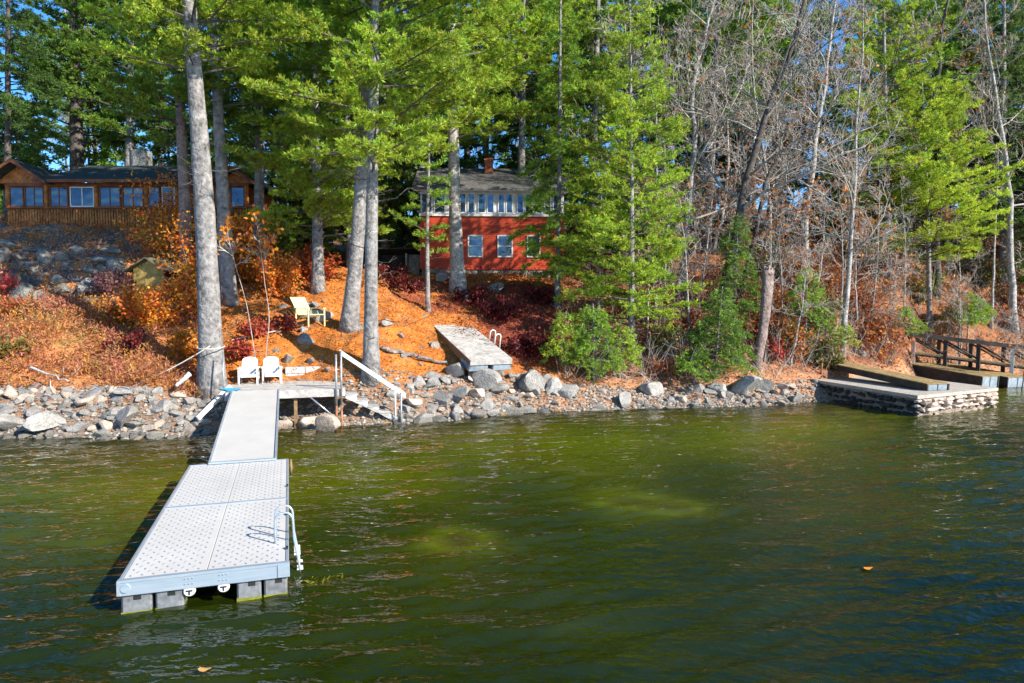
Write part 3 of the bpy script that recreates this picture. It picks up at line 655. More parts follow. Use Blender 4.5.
for wl,(pa_,pb_,sd) in {'front_stones':(poly[0],poly[1],None),'flank_stones':(poly[3],poly[0],None)}.items():
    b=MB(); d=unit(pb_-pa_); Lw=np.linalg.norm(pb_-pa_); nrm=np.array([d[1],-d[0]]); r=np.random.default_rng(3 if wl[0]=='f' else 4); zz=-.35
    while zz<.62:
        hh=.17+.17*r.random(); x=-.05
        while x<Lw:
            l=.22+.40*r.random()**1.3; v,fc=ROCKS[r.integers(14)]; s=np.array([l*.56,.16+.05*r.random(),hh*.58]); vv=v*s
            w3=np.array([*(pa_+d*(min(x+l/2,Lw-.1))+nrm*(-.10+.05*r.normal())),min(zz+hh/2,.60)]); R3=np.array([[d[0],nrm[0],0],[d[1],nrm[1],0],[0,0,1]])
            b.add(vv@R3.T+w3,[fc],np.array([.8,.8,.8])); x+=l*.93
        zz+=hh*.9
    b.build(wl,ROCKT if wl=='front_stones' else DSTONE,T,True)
# dock section resting on pier
def dock_block(name,label,pn,pf,w,h,topm,sidem,floats=True):
    T=thing(name,label,'dock',tuple(pn)); ax=unit(pf-pn); sx=unit(np.cross(ax,[0,0,1.])); up=np.cross(sx,ax); Ln=np.linalg.norm(pf-pn); Rm=np.stack([sx,ax,up],1)
    def bx(lo,hi,nm,mat,parent=T,bev=0):
        bb=MB().box(lo,hi,bev=bev); return MB().add(bb.v[0]@Rm.T,[f_ for k in bb.f for f_ in bb.f[k]]).build(nm,mat,parent)
    b=MB(); n=int(w/.15)
    for k in range(n):
        bb=MB().box((-w/2+k*w/n+.005,0,h),(-w/2+(k+1)*w/n-.005,Ln,h+.035+.004*rng.random())); b.add(bb.v[0]@Rm.T,[bb.f[4][0]])
    b.build('planks',topm,T)
    bx((-w/2,.0,.0),(-w/2+.06,Ln,h-.003),'side_beam',sidem); bx((w/2-.06,0,0),(w/2,Ln,h-.003),'side_beam',sidem)
    if floats:
        for k in range(2): bx((-w/2+.065+k*(w-.13)/2,.02,.0),(-w/2+.065+(k+1)*(w-.13)/2-.03,1.1,h-.004),'float',FLOATB,bev=.02)
    return T,Rm,bx,Ln
pn=np.array([17.75,28.3,top+.004]); pf=np.array([16.1,34.6,top+.45])
dock_block('dock_section','brown topped dock section lying on the concrete top of the stone pier',pn,pf,1.15,.27,BROWNT,WOODD)
# hauled-out docks with railed walkway at right
pn=np.array([24.6,35.0,.05]); pf=np.array([22.9,39.4,.42])
dock_block('floating_platform','dark sided dock float beside the railed walkway, nearer the stone pier',pn,pf,1.3,.68,BROWNT,WOODD)
pn=np.array([27.0,36.3,.0]); pf=np.array([25.6,41.0,.35])
dock_block('floating_platform','low blue-ended dock float beneath the railed walkway at the picture edge',pn,pf,1.5,.55,BROWNT,WOODD)
A=np.array([22.8,39.2,1.55]); Bq=np.array([29.3,37.0,.72]); T=thing('railed_walkway','dark timber walkway with railings slanting down over the right hand floats','ramp',tuple(A)); ax=unit(Bq-A); Ln=np.linalg.norm(Bq-A); sx=unit(np.cross(ax,[0,0,1.])); sx=-sx if sx[1]<0 else sx
for side,off in ((0,0.),(1,1.35)):
    o=A+sx*off
    rr=MB(); 
    for (z0,z1,w) in ((1.08,1.30,.16),): 
        v=[]; 
        for pnt in (o-ax*.2,o+ax*Ln):
            for zz in (z0,z1):
                for s in (-w,w): v.append(pnt+sx*s+np.array([0,0,zz]))
        rr.add(np.array(v)-A,[np.array([[0,1,3,2],[4,6,7,5],[0,4,5,1],[2,3,7,6],[0,2,6,4],[1,5,7,3]])])
    rr.build('handrail',WOODD,T)
    rb=MB(); rb.tube([o+ax*.0+[0,0,.1]-A,o+ax*Ln+[0,0,.1]-A],.09,4); rb.build('floor_beam',WOODD,T)
    for k,s in enumerate(np.linspace(.25,Ln-.2,5)):
        q=o+ax*s-A; MB().tube([q+[0,0,-.9],q+[0,0,1.11]],.13,4).build('post',(STEEL if (k in (0,3) and side==0) else WOODD),T)
        if k<4:
            q2=o+ax*(s+(Ln-.45)/4)-A; MB().tube([q+[0,0,1.05],q2+[0,0,.25]],.055,4).build('brace',WOODD,T)
b=MB()
for k in range(int(Ln/.18)):
    s=k*.18; q=A+ax*s-A; v=[]
    for e in (0,.165):
        for zz in (.15,.19):
            for sd in (-.05,1.4): v.append(q+ax*e+sx*sd+np.array([0,0,zz]))
    b.add(np.array(v),[np.array([[0,1,3,2],[4,6,7,5],[0,4,5,1],[2,3,7,6],[0,2,6,4],[1,5,7,3]])])
b.build('planks',BROWNT,T)
p_=P(822,370,33.2); tag(MB().tube([G(822,33.2,-.2),p_+np.array([0,0,.35])],.045,8).build('marker_post',RUST,None,True),'short rusty post standing in leaves behind the pier','post')
# ------------------------------------------------------------------ log cabin
def wallbox(T,name,lo,hi,mat,parent=None,bev=0): return MB().box(lo,hi,bev=bev).build(name,mat,parent or T)
def slope_slab(y0,z0,y1,z1,x0,x1,th):
    v=[]
    for (y,z) in ((y0,z0),(y1,z1)):
        for d in (-th,0):
            for x in (x0,x1): v.append((x,y,z+d))
    return MB().add(np.array(v),[np.array([[0,1,3,2],[4,6,7,5],[0,4,5,1],[2,3,7,6],[0,2,6,4],[1,5,7,3]])])
def window(T,x0,x1,z0,z1,y,fm,panes=1,rail=False,th=.05,fw=.07,name='window'):
    f=MB(); f.box((x0,y-th,z0),(x0+fw,y,z1)); f.box((x1-fw,y-th,z0),(x1,y,z1)); f.box((x0+fw,y-th,z0),(x1-fw,y,z0+fw)); f.box((x0+fw,y-th,z1-fw),(x1-fw,y,z1))
    for k in range(1,panes): xx=x0+(x1-x0)*k/panes; f.box((xx-fw*.4,y-th+.005,z0+fw),(xx+fw*.4,y,z1-fw))
    if rail: f.box((x0+fw,y-th+.004,(z0+z1)/2-.03),(x1-fw,y-.003,(z0+z1)/2+.03))
    o=f.build(name,fm,T); MB().box((x0+fw*.5,y-.022,z0+fw*.5),(x1-fw*.5,y-.008,z1-fw*.5)).build('pane',GLASS,o); return o
YC=38.0; zb=8.55; T=thing('log_cabin','brown log cabin with dark green roof and glazed porch above rock ledge','house',(XY(100,YC),YC,zb)); ox=XY(100,YC)
def cx(px): return XY(px,YC)-ox
def hl(x0,x1,z0,z1,y,name='log_siding',mat=LOG,step=.15):
    b=MB(); n=max(1,int((x1-x0)/step)); r=(x1-x0)/n/2
    for k in range(n):
        x=x0+r+k*2*r; b.tube([(x,y,z0),(x,y,z1+.03*rng.random())],r*(.78+.12*rng.random()),8)
    return b.build(name,mat,T,True)
z0=0;z1=1.12;z2=2.42
wallbox(T,'wall',(cx(14)+.05,.08,-.8),(cx(250)-.05,4.9,2.40),LOGD)
hl(cx(12),cx(182),z0,z1,0.0); hl(cx(205),cx(250),z0,z1,0.0)
wallbox(T,'sill',(cx(12),-.12,z1+.04),(cx(250),.10,z1+.12),LOGD)
xs=[(14,28),(29,48),(54,72),(74,98),(103,124),(126,147),(151,163),(165,178),(222,230),(233,247)]
for k,(a,b_) in enumerate(xs): window(T,cx(a),cx(b_),z1+.14,z2-.06,.06,LOGD if k not in (3,7) else WHITE,panes=2 if b_-a>14 else 1,fw=.06)
for px in (12.5,50.5,100,149.5,180,220,249): hl(cx(px)-.14,cx(px)+.14,z1+.1,z2,.03,'corner_post',LOG,.28)
wallbox(T,'header',(cx(10),-.06,z2-.04),(cx(252),.07,z2+.14),LOGD)
slope_slab(-.65,z2+.20,4.3,z2+1.95,cx(46),cx(226),.10).build('roof',SHING,T); slope_slab(9.2,z2+.2,4.3,z2+1.95,cx(46),cx(226),.10).build('roof',SHING,T)
wallbox(T,'fascia',(cx(46),-.69,z2+.06),(cx(226),-.652,z2+.23),LOGD)
def gable(pxa,pxb,peakz,nm):
    xa,xb=cx(pxa),cx(pxb); xm=(xa+xb)/2; e=z2+.12
    MB().prism([(xa+.4,e),(xb-.4,e),(xm,peakz-.15)],-.05,.05,1).build('gable',LOG,T)
    for s,(x0,x1) in enumerate(((xa,xm),(xb,xm))):
        v=[]
        for y in (-.8,4.5):
            for d in (-.12,0):
                for (x,z) in ((x0,e-.02),(x1,peakz)): v.append((x,y,z+d))
        MB().add(np.array(v),[np.array([[0,1,3,2],[4,6,7,5],[0,4,5,1],[2,3,7,6],[0,2,6,4],[1,5,7,3]])]).build('gable_roof',SHING,T)
        v=[]
        for y in (-.84,-.803):
            for d in (-.17,.01):
                for (x,z) in ((x0,e-.02),(x1,peakz)): v.append((x,y,z+d))
        MB().add(np.array(v),[np.array([[0,1,3,2],[4,6,7,5],[0,4,5,1],[2,3,7,6],[0,2,6,4],[1,5,7,3]])]).build('bargeboard',LOGD,T)
gable(-6,60,z2+1.30,'a'); gable(216,262,z2+.95,'b')
wallbox(T,'chimney',(cx(88),4.6,z2+1.0),(cx(105)-.0,5.6,z2+3.0),LEDGE,bev=.05)
b=MB()
for x in np.arange(cx(10),cx(185),.9): b.box((x,-.1,-1.6),(x+.2,.1,-.02))
b.build('foundation_posts',WOODD,T)
# small hut
Yh=31.9; X=XY(150,Yh); zh=gz(X,Yh)+.12; T=thing('pump_hut','small yellow board hut with mossy gable roof among orange bushes','hut',(X,Yh,zh),math.radians(-6))
wallbox(T,'wall',(-.72,.05,-.3),(.72,1.5,.93),WOODD)
b=MB(); 
for k in range(11):
    x0=-.74+k*.1345; xm=x0+.065; b.box((x0,-.0-.012*rng.random(),-.25),(x0+.125,.045,1.0+ .42*(1-abs(xm)/.74)),bev=0)
b.build('front_boards',YELW,T)
for s in (-1,1):
    v=[]
    for y in (-.28,1.75):
        for d in (-.07,0):
            for (x,z) in ((s*1.05,.90),(0,1.52)): v.append((x,y,z+d))
    MB().add(np.array(v),[np.array([[0,1,3,2],[4,6,7,5],[0,4,5,1],[2,3,7,6],[0,2,6,4],[1,5,7,3]])]).build('roof',MOSS,T)
# ------------------------------------------------------------------ red house
YR=41.; zr=6.25; ox=XY(421,YR); T=thing('red_house','red two storey cottage with long white window band under grey roof','house',(ox,YR,zr),math.radians(3))
def rx(px): return XY(px,YR)-ox
Wd=8.6; 
wallbox(T,'foundation',(.06,.06,-2.0),(Wd-.06,7.9,.28),LEDGE)
b=MB(); b.box((0,.03,.283),(Wd,8,3.45))
for k in range(24): b.box((-.01,.0-.0,.29+k*.131),(Wd+.01,.029,.29+k*.131+.122))
b.build('wall',REDW,T)
wallbox(T,'corner_board',(-.03,-.025,.285),(.13,.0,3.44),REDW)
wallbox(T,'sill_band',(-.06,-.09,3.453),(Wd+.05,.1,3.60),WHITE)
wallbox(T,'upper_wall',(.0,.05,3.603),(Wd,8,4.98),WHITE)
for a,b_ in ((422,433),(434.5,446),(458.5,466.5),(468,475),(478,486),(487,494.5),(498,505),(506,513),(517,524),(525,532),(536,543),(544.5,551),(553,560)): window(T,rx(a)+.0,rx(b_),3.64,4.82,.04,WHITE,1,fw=.055)
for a,b_ in ((468.,483),(497.5,513),(527,541)): window(T,rx(a),rx(b_),1.02,2.35,-.005,WHITE,1,rail=True,fw=.08)
wallbox(T,'eave_board',(-.35,-.52,4.86),(Wd+.35,-.48,5.03),WHITE); wallbox(T,'soffit',(-.35,-.478,4.93),(Wd+.35,.05,4.97),WHITE)
slope_slab(-.6,5.02,4.2,7.1,-.45,Wd+.45,.11).build('roof',SHINGG,T); slope_slab(9.0,5.02,4.2,7.1,-.45,Wd+.45,.11).build('roof',SHINGG,T)
MB().prism([(0.05,4.98),(8,4.98),(4.2,6.9)],.02,.08,0).build('gable',REDW,T); MB().prism([(0.05,4.98),(8,4.98),(4.2,6.9)],Wd-.08,Wd-.02,0).build('gable',REDW,T)
x=rx(490); b=MB().box((x-.27,3.0,6.0),(x+.27,3.6,7.55),bev=.01); b.box((x-.31,2.96,7.4),(x+.31,3.64,7.5)); b.build('chimney',BRICK,T)
# dark woodshed beside the house
Yw=42.5; X=XY(397,Yw); T=thing('wood_shed','dark open lean-to shed left of the red house','shed',(X,Yw,6.3))
wallbox(T,'back_wall',(-1.25,1.4,-.5),(1.3,1.5,1.3),WOODD); wallbox(T,'side_wall',(-1.25,0,-.5),(-1.17,1.38,1.35),WOODD); wallbox(T,'side_wall',(.55,0,-.5),(.63,1.38,1.3),WOODG)
slope_slab(-.2,1.62,1.7,1.32,-1.4,1.45,.06).build('roof',WOODD,T)
b=MB()
for k in range(7): b.tube([(.72+.1*k,-.05+.02*k,-.4),(.75+.1*k,.6,1.25)],.05,6)
b.build('leaning_boards',WOODG,T)
# ------------------------------------------------------------------ trees
YEL=(.33,.46,.045); GRN=(.22,.37,.04); MID=(.15,.265,.035); DRK=(.085,.16,.035); HEM=(.105,.185,.035)
def path(pts,Y,sink=True):
    q=[P(px,py,Y) for px,py in pts]; q[0][2]=gz(q[0][0],Y)-.05; return np.array(q)
flat=lambda q:(1-q)**.45*(.75+.25*min(1,q*5))
cone=lambda q:(1-q)**.85*(.65+.35*min(1,q*6))
# foreground trunks
conifer('pine_tree','biggest pine with thick pale furrowed trunk beside the ramp head',path([(213,381),(209,300),(206,220),(198,110),(191,30),(187,-80),(184,-230)],25.6),.54,.06,12.8,4.6,44,1,color=YEL,dens=6,dead=10,shape=flat)
conifer('pine_tree','pine standing close behind the biggest trunk, its base hidden by orange bushes',path([(229,300),(225,230),(219,120),(214,20),(210,-120)],32),.40,.06,13.5,4.4,36,2,color=GRN,dead=8,shape=flat)
conifer('pine_tree','straight grey pine trunk right of the white chairs, leafy above',path([(371,367),(371,290),(372,200),(374,90),(376,-40),(378,-230)],27),.33,.05,9.6,5.9,56,3,color=YEL,dens=7,dead=12,shape=flat,bias=.5,biasp=.4)
conifer('pine_tree','leaning pine trunk with flared foot crossing behind the straight grey one',path([(349,330),(357,250),(362,165),(368,60),(372,-120)],30),.40,.06,13.5,4.6,36,4,color=GRN,dead=8,shape=flat)
conifer('pine_tree','pine trunk standing directly in front of the red house wall',path([(458,294),(455,215),(453,130),(451,0),(450,-110)],37.4),.44,.07,13.2,4.8,50,5,color=YEL,dens=6.5,dead=5,shape=flat,bark=BARKG)
conifer('pine_sapling','slender young pine at the top end of the stored dock',path([(428,314),(427,230),(429,150),(428,95)],34),.12,.03,6.8,1.7,20,6,color=GRN,dens=5,dead=4,shape=cone,cat='tree')
conifer('pine_tree','dark pine trunk rising behind the cabin chimney',path([(77,180),(76,100),(73,0),(70,-90)],46),.55,.08,15.0,6.0,40,7,bark=BARKD,color=MID,dens=4.5,nl=.24,nw=.05,shape=flat)  # darker bark puts this trunk's shade into its colour
conifer('pine_tree','pinkish trunked pine rising out of orange leaves before the cabin',path([(188,268),(185,200),(181,120),(178,20),(176,-60)],33.4),.36,.06,12.5,4.4,34,8,color=GRN,dead=8,bark=BARKR,shape=flat)
conifer('hemlock_tree','dense hemlock behind the leaning pine, lower boughs in shade',path([(258,240),(260,120),(262,0),(263,-80)],36),.34,.05,11.3,4.6,52,9,'hemlock',color=MID,dens=6,k=8,shape=cone)
conifer('hemlock_tree','broad bright topped evergreen left of the straight pine trunk',path([(318,262),(316,130),(314,0),(312,-40)],33.5),.32,.05,7.6,4.3,66,10,'pine',color=(.30,.43,.045),dens=6,shape=lambda q:(1-q)**.5*(.8+.2*min(1,q*4)))
conifer('pine_tree','tall bright feathery young pine on the bank right of the red house',path([(631,352),(632,240),(631,120),(630,20),(629,-30)],33),.17,.025,3.2,3.7,96,11,'pine',color=YEL,dens=5.5,k=9,nl=.18,shape=lambda q:(1-q)**.6*(.78+.22*min(1,q*3)))
conifer('pine_sapling','thin pine pole left of the tall bright feathery pine',path([(598,340),(600,230),(602,120),(604,60)],34.5),.10,.02,4.3,3.0,46,12,'pine',color=YEL,dens=5,shape=cone)
conifer('pine_sapling','thin pine pole right of the tall bright feathery pine',path([(655,345),(657,230),(656,110),(655,50)],35.5),.10,.02,5.5,2.4,40,13,'pine',color=GRN,dens=5,shape=cone)
conifer('hemlock_tree','dark thin stemmed hemlock by the right end of the red house',path([(557,318),(559,200),(560,60),(561,-60)],36.2),.16,.03,6.0,2.7,60,14,'hemlock',color=GRN,dens=5.5,shape=cone,dead=8)
conifer('pine_tree','large pale green pine above the red house roof',path([(520,240),(522,120),(524,0),(526,-60)],44),.34,.05,15.5,6.2,70,15,'pine',color=YEL,dens=6,nl=.2,nw=.04,shape=flat,dead=5)
conifer('pine_tree','bright lime pine with low boughs above the stone pier',path([(930,312),(928,220),(924,120),(922,80)],42.6),.17,.03,7.0,5.6,64,16,'pine',color=(.38,.50,.045),dens=5.5,k=9,shape=lambda q:(1-q)**.5*(.8+.2*min(1,q*3)))
conifer('pine_tree','taller green pine behind the lime one on the leafy hillside',path([(888,280),(886,150),(884,40),(883,-40)],44),.24,.04,10.,5.2,70,17,'pine',color=YEL,dens=5,nl=.19,nw=.036)
conifer('hemlock_tree','shaded hemlock at the right edge above the railed walkway',path([(1002,300),(1003,150),(1004,0),(1004,-60)],47),.32,.04,9,4.6,64,18,'hemlock',color=HEM,dens=5,nl=.2,nw=.042,shape=cone)
conifer('hemlock_tree','dark hemlock second from the right edge on the hillside',path([(962,270),(962,150),(962,0),(962,-20)],52),.30,.04,12,4.2,50,19,'hemlock',color=DRK,dens=4.5,nl=.22,nw=.045,shape=cone)
conifer('hemlock_tree','dark hemlock crowding the left end of the log cabin',path([(8,235),(8,120),(8,0),(8,-80)],40.5),.22,.05,13.5,4.2,56,20,'hemlock',bark=BARKD,color=DRK,dens=5.5,nl=.2,nw=.04)  # bark colour darkened to stand for shade on the trunk
conifer('pine_tree','leafy pine with bright level bough over the cabin roof',path([(128,190),(130,100),(132,0),(134,-70)],46),.36,.05,15.2,5.4,44,21,'pine',color=MID,dens=5,nl=.2,nw=.04,shape=flat,bias=-1.4)
# low evergreens
conifer('evergreen_shrub','bright bushy evergreen sapling above the big dark boulders, leftmost of three',np.array([G(566,31.2),G(566,31.2,1.4),G(566,31.2,2.9)]),.05,.012,1.0,1.5,44,30,'hemlock',color=YEL,dens=9,k=8,nl=.13,nw=.032,cat='shrub',dead=0)
conifer('evergreen_shrub','bright bushy evergreen sapling above the big dark boulders, middle of three',np.array([G(594,30.9),G(594,30.9,1.6),G(593,30.9,3.5)]),.06,.012,.9,1.7,54,31,'hemlock',color=GRN,dens=9,k=8,nl=.13,nw=.032,cat='shrub',dead=0)
conifer('evergreen_shrub','bright bushy evergreen sapling above the big dark boulders, rightmost of three',np.array([G(620,31.3),G(620,31.3,1.2),G(621,31.3,2.5)]),.05,.012,1.0,1.5,40,32,'hemlock',color=YEL,dens=9,k=8,nl=.13,nw=.032,cat='shrub',dead=0)
conifer('evergreen_shrub','dark evergreen bush left of the broken grey snag',np.array([G(716,31.6),G(718,31.6,2),G(722,31.8,4.2)]),.07,.015,.8,1.9,60,33,'hemlock',color=MID,dens=8,k=8,nl=.14,nw=.034,cat='shrub',dead=10)
conifer('evergreen_shrub','tall narrow dark green sapling behind the broken grey snag',np.array([G(735,35),G(735,35,3),G(736,35,6.4)]),.08,.015,3.6,1.5,50,34,'hemlock',color=MID,dens=8,k=8,nl=.15,nw=.034,cat='shrub',dead=6)
conifer('evergreen_shrub','low evergreen spreading over shore stones near the broken snag',np.array([G(695,31.2),G(694,31.2,.8),G(694,31.2,1.6)]),.05,.012,.7,1.7,36,35,'hemlock',color=GRN,dens=8,k=8,nl=.13,nw=.032,cat='shrub',dead=0)
conifer('evergreen_shrub','light green evergreen sapling midway between snag and birch',np.array([G(806,35),G(806,35,2),G(806,35,4)]),.06,.015,2.2,1.7,44,36,'hemlock',color=GRN,dens=8,k=7,nl=.14,nw=.034,cat='shrub',dead=4)
conifer('evergreen_shrub','small yellow green evergreen at the foot of the grey birch',np.array([G(842,34.6),G(842,34.6,.8),G(842,34.6,1.7)]),.05,.012,1.4,1.3,30,37,'hemlock',color=YEL,dens=8,k=7,nl=.13,nw=.032,cat='shrub',dead=0)
conifer('evergreen_shrub','light green sapling behind the railed walkway',np.array([G(968,42),G(968,42,1.5),G(968,42,3.6)]),.06,.012,3.6,1.8,44,38,'hemlock',color=GRN,dens=7,k=7,nl=.16,nw=.038,cat='shrub',dead=6)
conifer('evergreen_shrub','small green sapling under the lime pine',np.array([G(900,38.6),G(900,38.6,1),G(900,38.6,2)]),.05,.012,3.2,1.4,26,39,'hemlock',color=GRN,dens=7,k=7,nl=.15,nw=.036,cat='shrub',dead=0)
# bare hardwoods near
bare('bare_tree','large dark leaning oak forking above the broken snag',path([(722,330),(732,250),(745,190),(757,140),(783,70),(806,0),(822,-80)],36.5),.27,50,n1=16,z0=9,R=7.5,bark=BARKD,leaves=500,tw=BARKG,tmin=.018)
bare('bare_tree','pale branched oak left of the leaning one, crown full of twisted limbs',path([(676,320),(686,240),(694,170),(692,90),(708,20),(735,-70)],38),.22,51,n1=18,z0=9.0,R=7.0,leaves=350,tmin=.022)
bare('bare_tree','second stem of oak slanting low to the right from the leaning trunk',path([(738,232),(770,165),(800,140),(830,110),(850,60)],37.5),.16,52,n1=9,z0=10.2,R=4.2,bark=BARKD,leaves=300)
bare('birch_tree','slim pale grey birch above the rusty post',path([(842,345),(850,250),(856,160),(861,80),(864,-10)],34.6),.14,53,n1=16,z0=6.5,R=3.8,leaves=500,up=.1)
bare('bare_tree','grey maple with spreading limbs over the stone pier',path([(800,300),(808,200),(824,90),(836,0),(846,-60)],41),.20,54,n1=14,z0=10,R=5.5,leaves=350)
bare('bare_tree','bare hardwood with rust leaves at upper right corner',path([(936,270),(930,150),(940,40),(958,-60)],45),.26,55,n1=14,z0=12,R=6.5,leaves=900,bark=BARKD,tw=BARKG)
bare('bare_tree','bare tree whose twigs fill the right edge',path([(1016,280),(1006,160),(990,60),(978,-40)],44),.24,56,n1=14,z0=10,R=6,leaves=500)
bare('bare_tree','thin dead birch stub standing against the dark right hand hemlocks',path([(994,250),(998,160),(1004,96)],44),.09,57,n1=3,z0=10,R=1.2)
for k,(px0,px1,Yt,rr0,lab,lf) in enumerate([(668,650,41,.15,'pale grey hardwood directly behind the feathery pine right edge',200),(712,742,46,.16,'pale spreading hardwood behind the two oaks',200),(770,752,40,.13,'pale many limbed hardwood right behind the snag',400),(828,800,46,.15,'pale hardwood with arching limbs left of the lime pine',500),(880,905,46,.13,'pale hardwood threaded through the lime pine boughs',600),(946,930,47,.15,'pale hardwood right of the lime pine, rusty leaves hanging on',900)]):
    bare('bare_tree',lab,path([(px0,300),((px0*2+px1)/3+6,190),((px0+px1*2)/3-5,90),(px1,0),(px1+8,-60)],Yt),rr0*.7,150+k,n1=9,z0=8,R=6.0,leaves=lf*2,up=.02,tmin=.022)
for k,(a,b_,Yt,lab) in enumerate([((664,330),(664,120),36,'thin pale bare sapling just right of the feathery pine'),((647,338),(645,190),34,'thin whitish sapling within the right side of the feathery pine'),((702,300),(716,100),40,'straight pale bare stem between the two oaks'),((790,368),(808,250),33,'leaning whip thin sapling left of the rusty post'),((782,345),(775,200),36,'grey bare sapling beside the broken snag'),((812,330),(826,190),37,'slim grey bare sapling left of the birch'),((905,300),(900,180),40,'thin grey bare stem among lime pine boughs'),((690,318),(676,185),35,'crooked pale sapling before the oaks'),((870,330),(880,180),38,'bare twiggy sapling right of the birch'),((960,330),(955,220),41,'bare twiggy sapling behind the railed walkway')]):
    bare('bare_sapling',lab,path([a,((a[0]+b_[0])/2+3,(a[1]+b_[1])/2),b_],Yt),.06,70+k,n1=11,R=1.9,leaves=60,cat='sapling',lv=2,rend=.012,up=.2)
bare('birch_sapling','thin pale sapling rising between the white chairs, bending right',path([(262,368),(270,318),(262,262),(258,230)],27.0),.024,90,n1=6,z0=5.8,R=1.2,leaves=420,lcol=(.50,.17,.02),lv=1,cat='sapling',bark=TWIG,rend=.012)
bare('birch_sapling','thin pale sapling leaning left from the white chairs',path([(259,368),(247,305),(233,258),(228,235)],27.0),.024,91,n1=6,z0=5.8,R=1.2,leaves=360,lcol=(.52,.2,.02),lv=1,cat='sapling',bark=TWIG,rend=.012)
# broken snag
a=P(756,356,32.6); a[2]=gz(a[0],32.6)-.2; b_=P(768,271,32.9)
T=thing('tree_snag','thick grey broken snag leaning on the bank beside dark evergreen bush','dead tree',a); mb=MB(); q=interp_path([a,(a+b_)/2+np.array([.12,0,0]),b_],12); mb.tube(q,np.linspace(.20,.27,12),14,wob=.10)
for k in range(14): th=k*.45; c=b_+np.array([math.cos(th)*.18,math.sin(th)*.18,-.2]); mb.tube([c,c+[.02,0,.26+.22*rng.random()]],[.11,.05],5)
mb.build('trunk',BARKR,T,True,a)
# ---- background forest: prototypes, then copies
def protos():
    out={}
    Z=np.array([[0,0,0],[.1,0,8.],[0,.1,16.],[0,0,22.]])
    out['hemlock_tree']=[conifer('hemlock_tree','x',Z,.30,.04,2.0+k,4.3,52,200+k,'hemlock',color=c,dens=3.8,k=7,nl=.36,nw=.11,shape=cone,tuft=.22) for k,c in enumerate((DRK,HEM))]
    out['pine_tree']=[conifer('pine_tree','x',Z*np.array([1,1,1.1]),.34,.05,8.,5.2,44,210+k,'pine',color=c,dens=3.8,k=7,nl=.36,nw=.10,shape=flat,tuft=.22) for k,c in enumerate((MID,GRN))]
    out['bare_tree']=[bare('bare_tree','x',Z*np.array([1+6*k,1,.9]),.16,220+k,n1=18,z0=4,R=5.5,leaves=260*k,tw=TWIG,bark=BARKD,lv=2,tmin=.026) for k in range(3)]
    return out
PR=protos(); used={}
BGLAB={'hemlock_tree':{0:'dark hemlock in the shaded woods behind the log cabin',1:'dark hemlock in the woods behind the red house',2:'dark hemlock among bare trees high on the right hillside'},
 'pine_tree':{0:'tall pine in the shaded woods behind the log cabin',1:'tall pine in the woods behind the red house',2:'pine standing among bare trees high on the right hillside'},
 'bare_tree':{0:'bare grey hardwood in the woods behind the log cabin',1:'bare grey hardwood in the woods behind the red house',2:'bare grey hardwood high on the leafy right hillside'}}
br=np.random.default_rng(12); spots=[]
def bgtree(kind,px,Y,s=1.):
    k=int(br.integers(len(PR[kind]))); pr=PR[kind][k]; key=(kind,k)
    o=pr if key not in used else copy_tree(pr); used[key]=1
    X=XY(px,Y); z=gz(X,Y)-.1; o.location=(X,Y,z); o.rotation_euler=(br.normal()*.02,br.normal()*.02,br.random()*6.28); ss=s*(.85+.35*br.random()); o.scale=(ss,ss,ss)
    reg=0 if px<330 else (1 if px<640 else 2); o['label']=BGLAB[kind][reg]; o['group']=kind.replace('_tree','s')+(' behind the log cabin',' behind the red house',' on the right hillside')[reg]
BG=[('hemlock_tree',-30,50),('bare_tree',100,62),('pine_tree',108,52),('hemlock_tree',232,54),('pine_tree',246,46),
 ('hemlock_tree',285,45),('pine_tree',330,50),('hemlock_tree',352,44),('hemlock_tree',386,46),('pine_tree',400,55),('hemlock_tree',435,58),('pine_tree',468,60),('hemlock_tree',490,54),('hemlock_tree',540,53),('pine_tree',575,50),('hemlock_tree',592,46),('pine_tree',620,52),
 ('pine_tree',700,60),('bare_tree',726,47),('pine_tree',745,66),('hemlock_tree',812,62),('pine_tree',705,47),('pine_tree',738,53),('pine_tree',905,48),('pine_tree',775,60),('pine_tree',925,54),('bare_tree',860,58),('pine_tree',870,66),('hemlock_tree',935,60),('hemlock_tree',985,58),('hemlock_tree',1040,54),('bare_tree',1070,50),('pine_tree',1090,60),('hemlock_tree',975,50),('hemlock_tree',1005,50),('hemlock_tree',1032,48),('hemlock_tree',652,60),('hemlock_tree',684,66),('hemlock_tree',712,64),('hemlock_tree',741,68),('hemlock_tree',768,64),('hemlock_tree',-80,56),('pine_tree',-60,64)]
for kd,px,Y in BG: bgtree(kd,px,Y)
for px in np.linspace(-120,1140,34):
    kd=br.choice(['hemlock_tree','pine_tree','bare_tree'],p=[.4,.3,.3] if px<640 else [.30,.55,.15])
    if px<250 and br.random()<.5: continue
    if (775<px<882 or 945<px<1000) and br.random()<.8: continue
    bgtree(str(kd),px+br.normal()*8,66+22*br.random(),1.05)
for px in (-330,-260,-190,1190,1270,1350): bgtree('hemlock_tree',px,46+8*br.random())
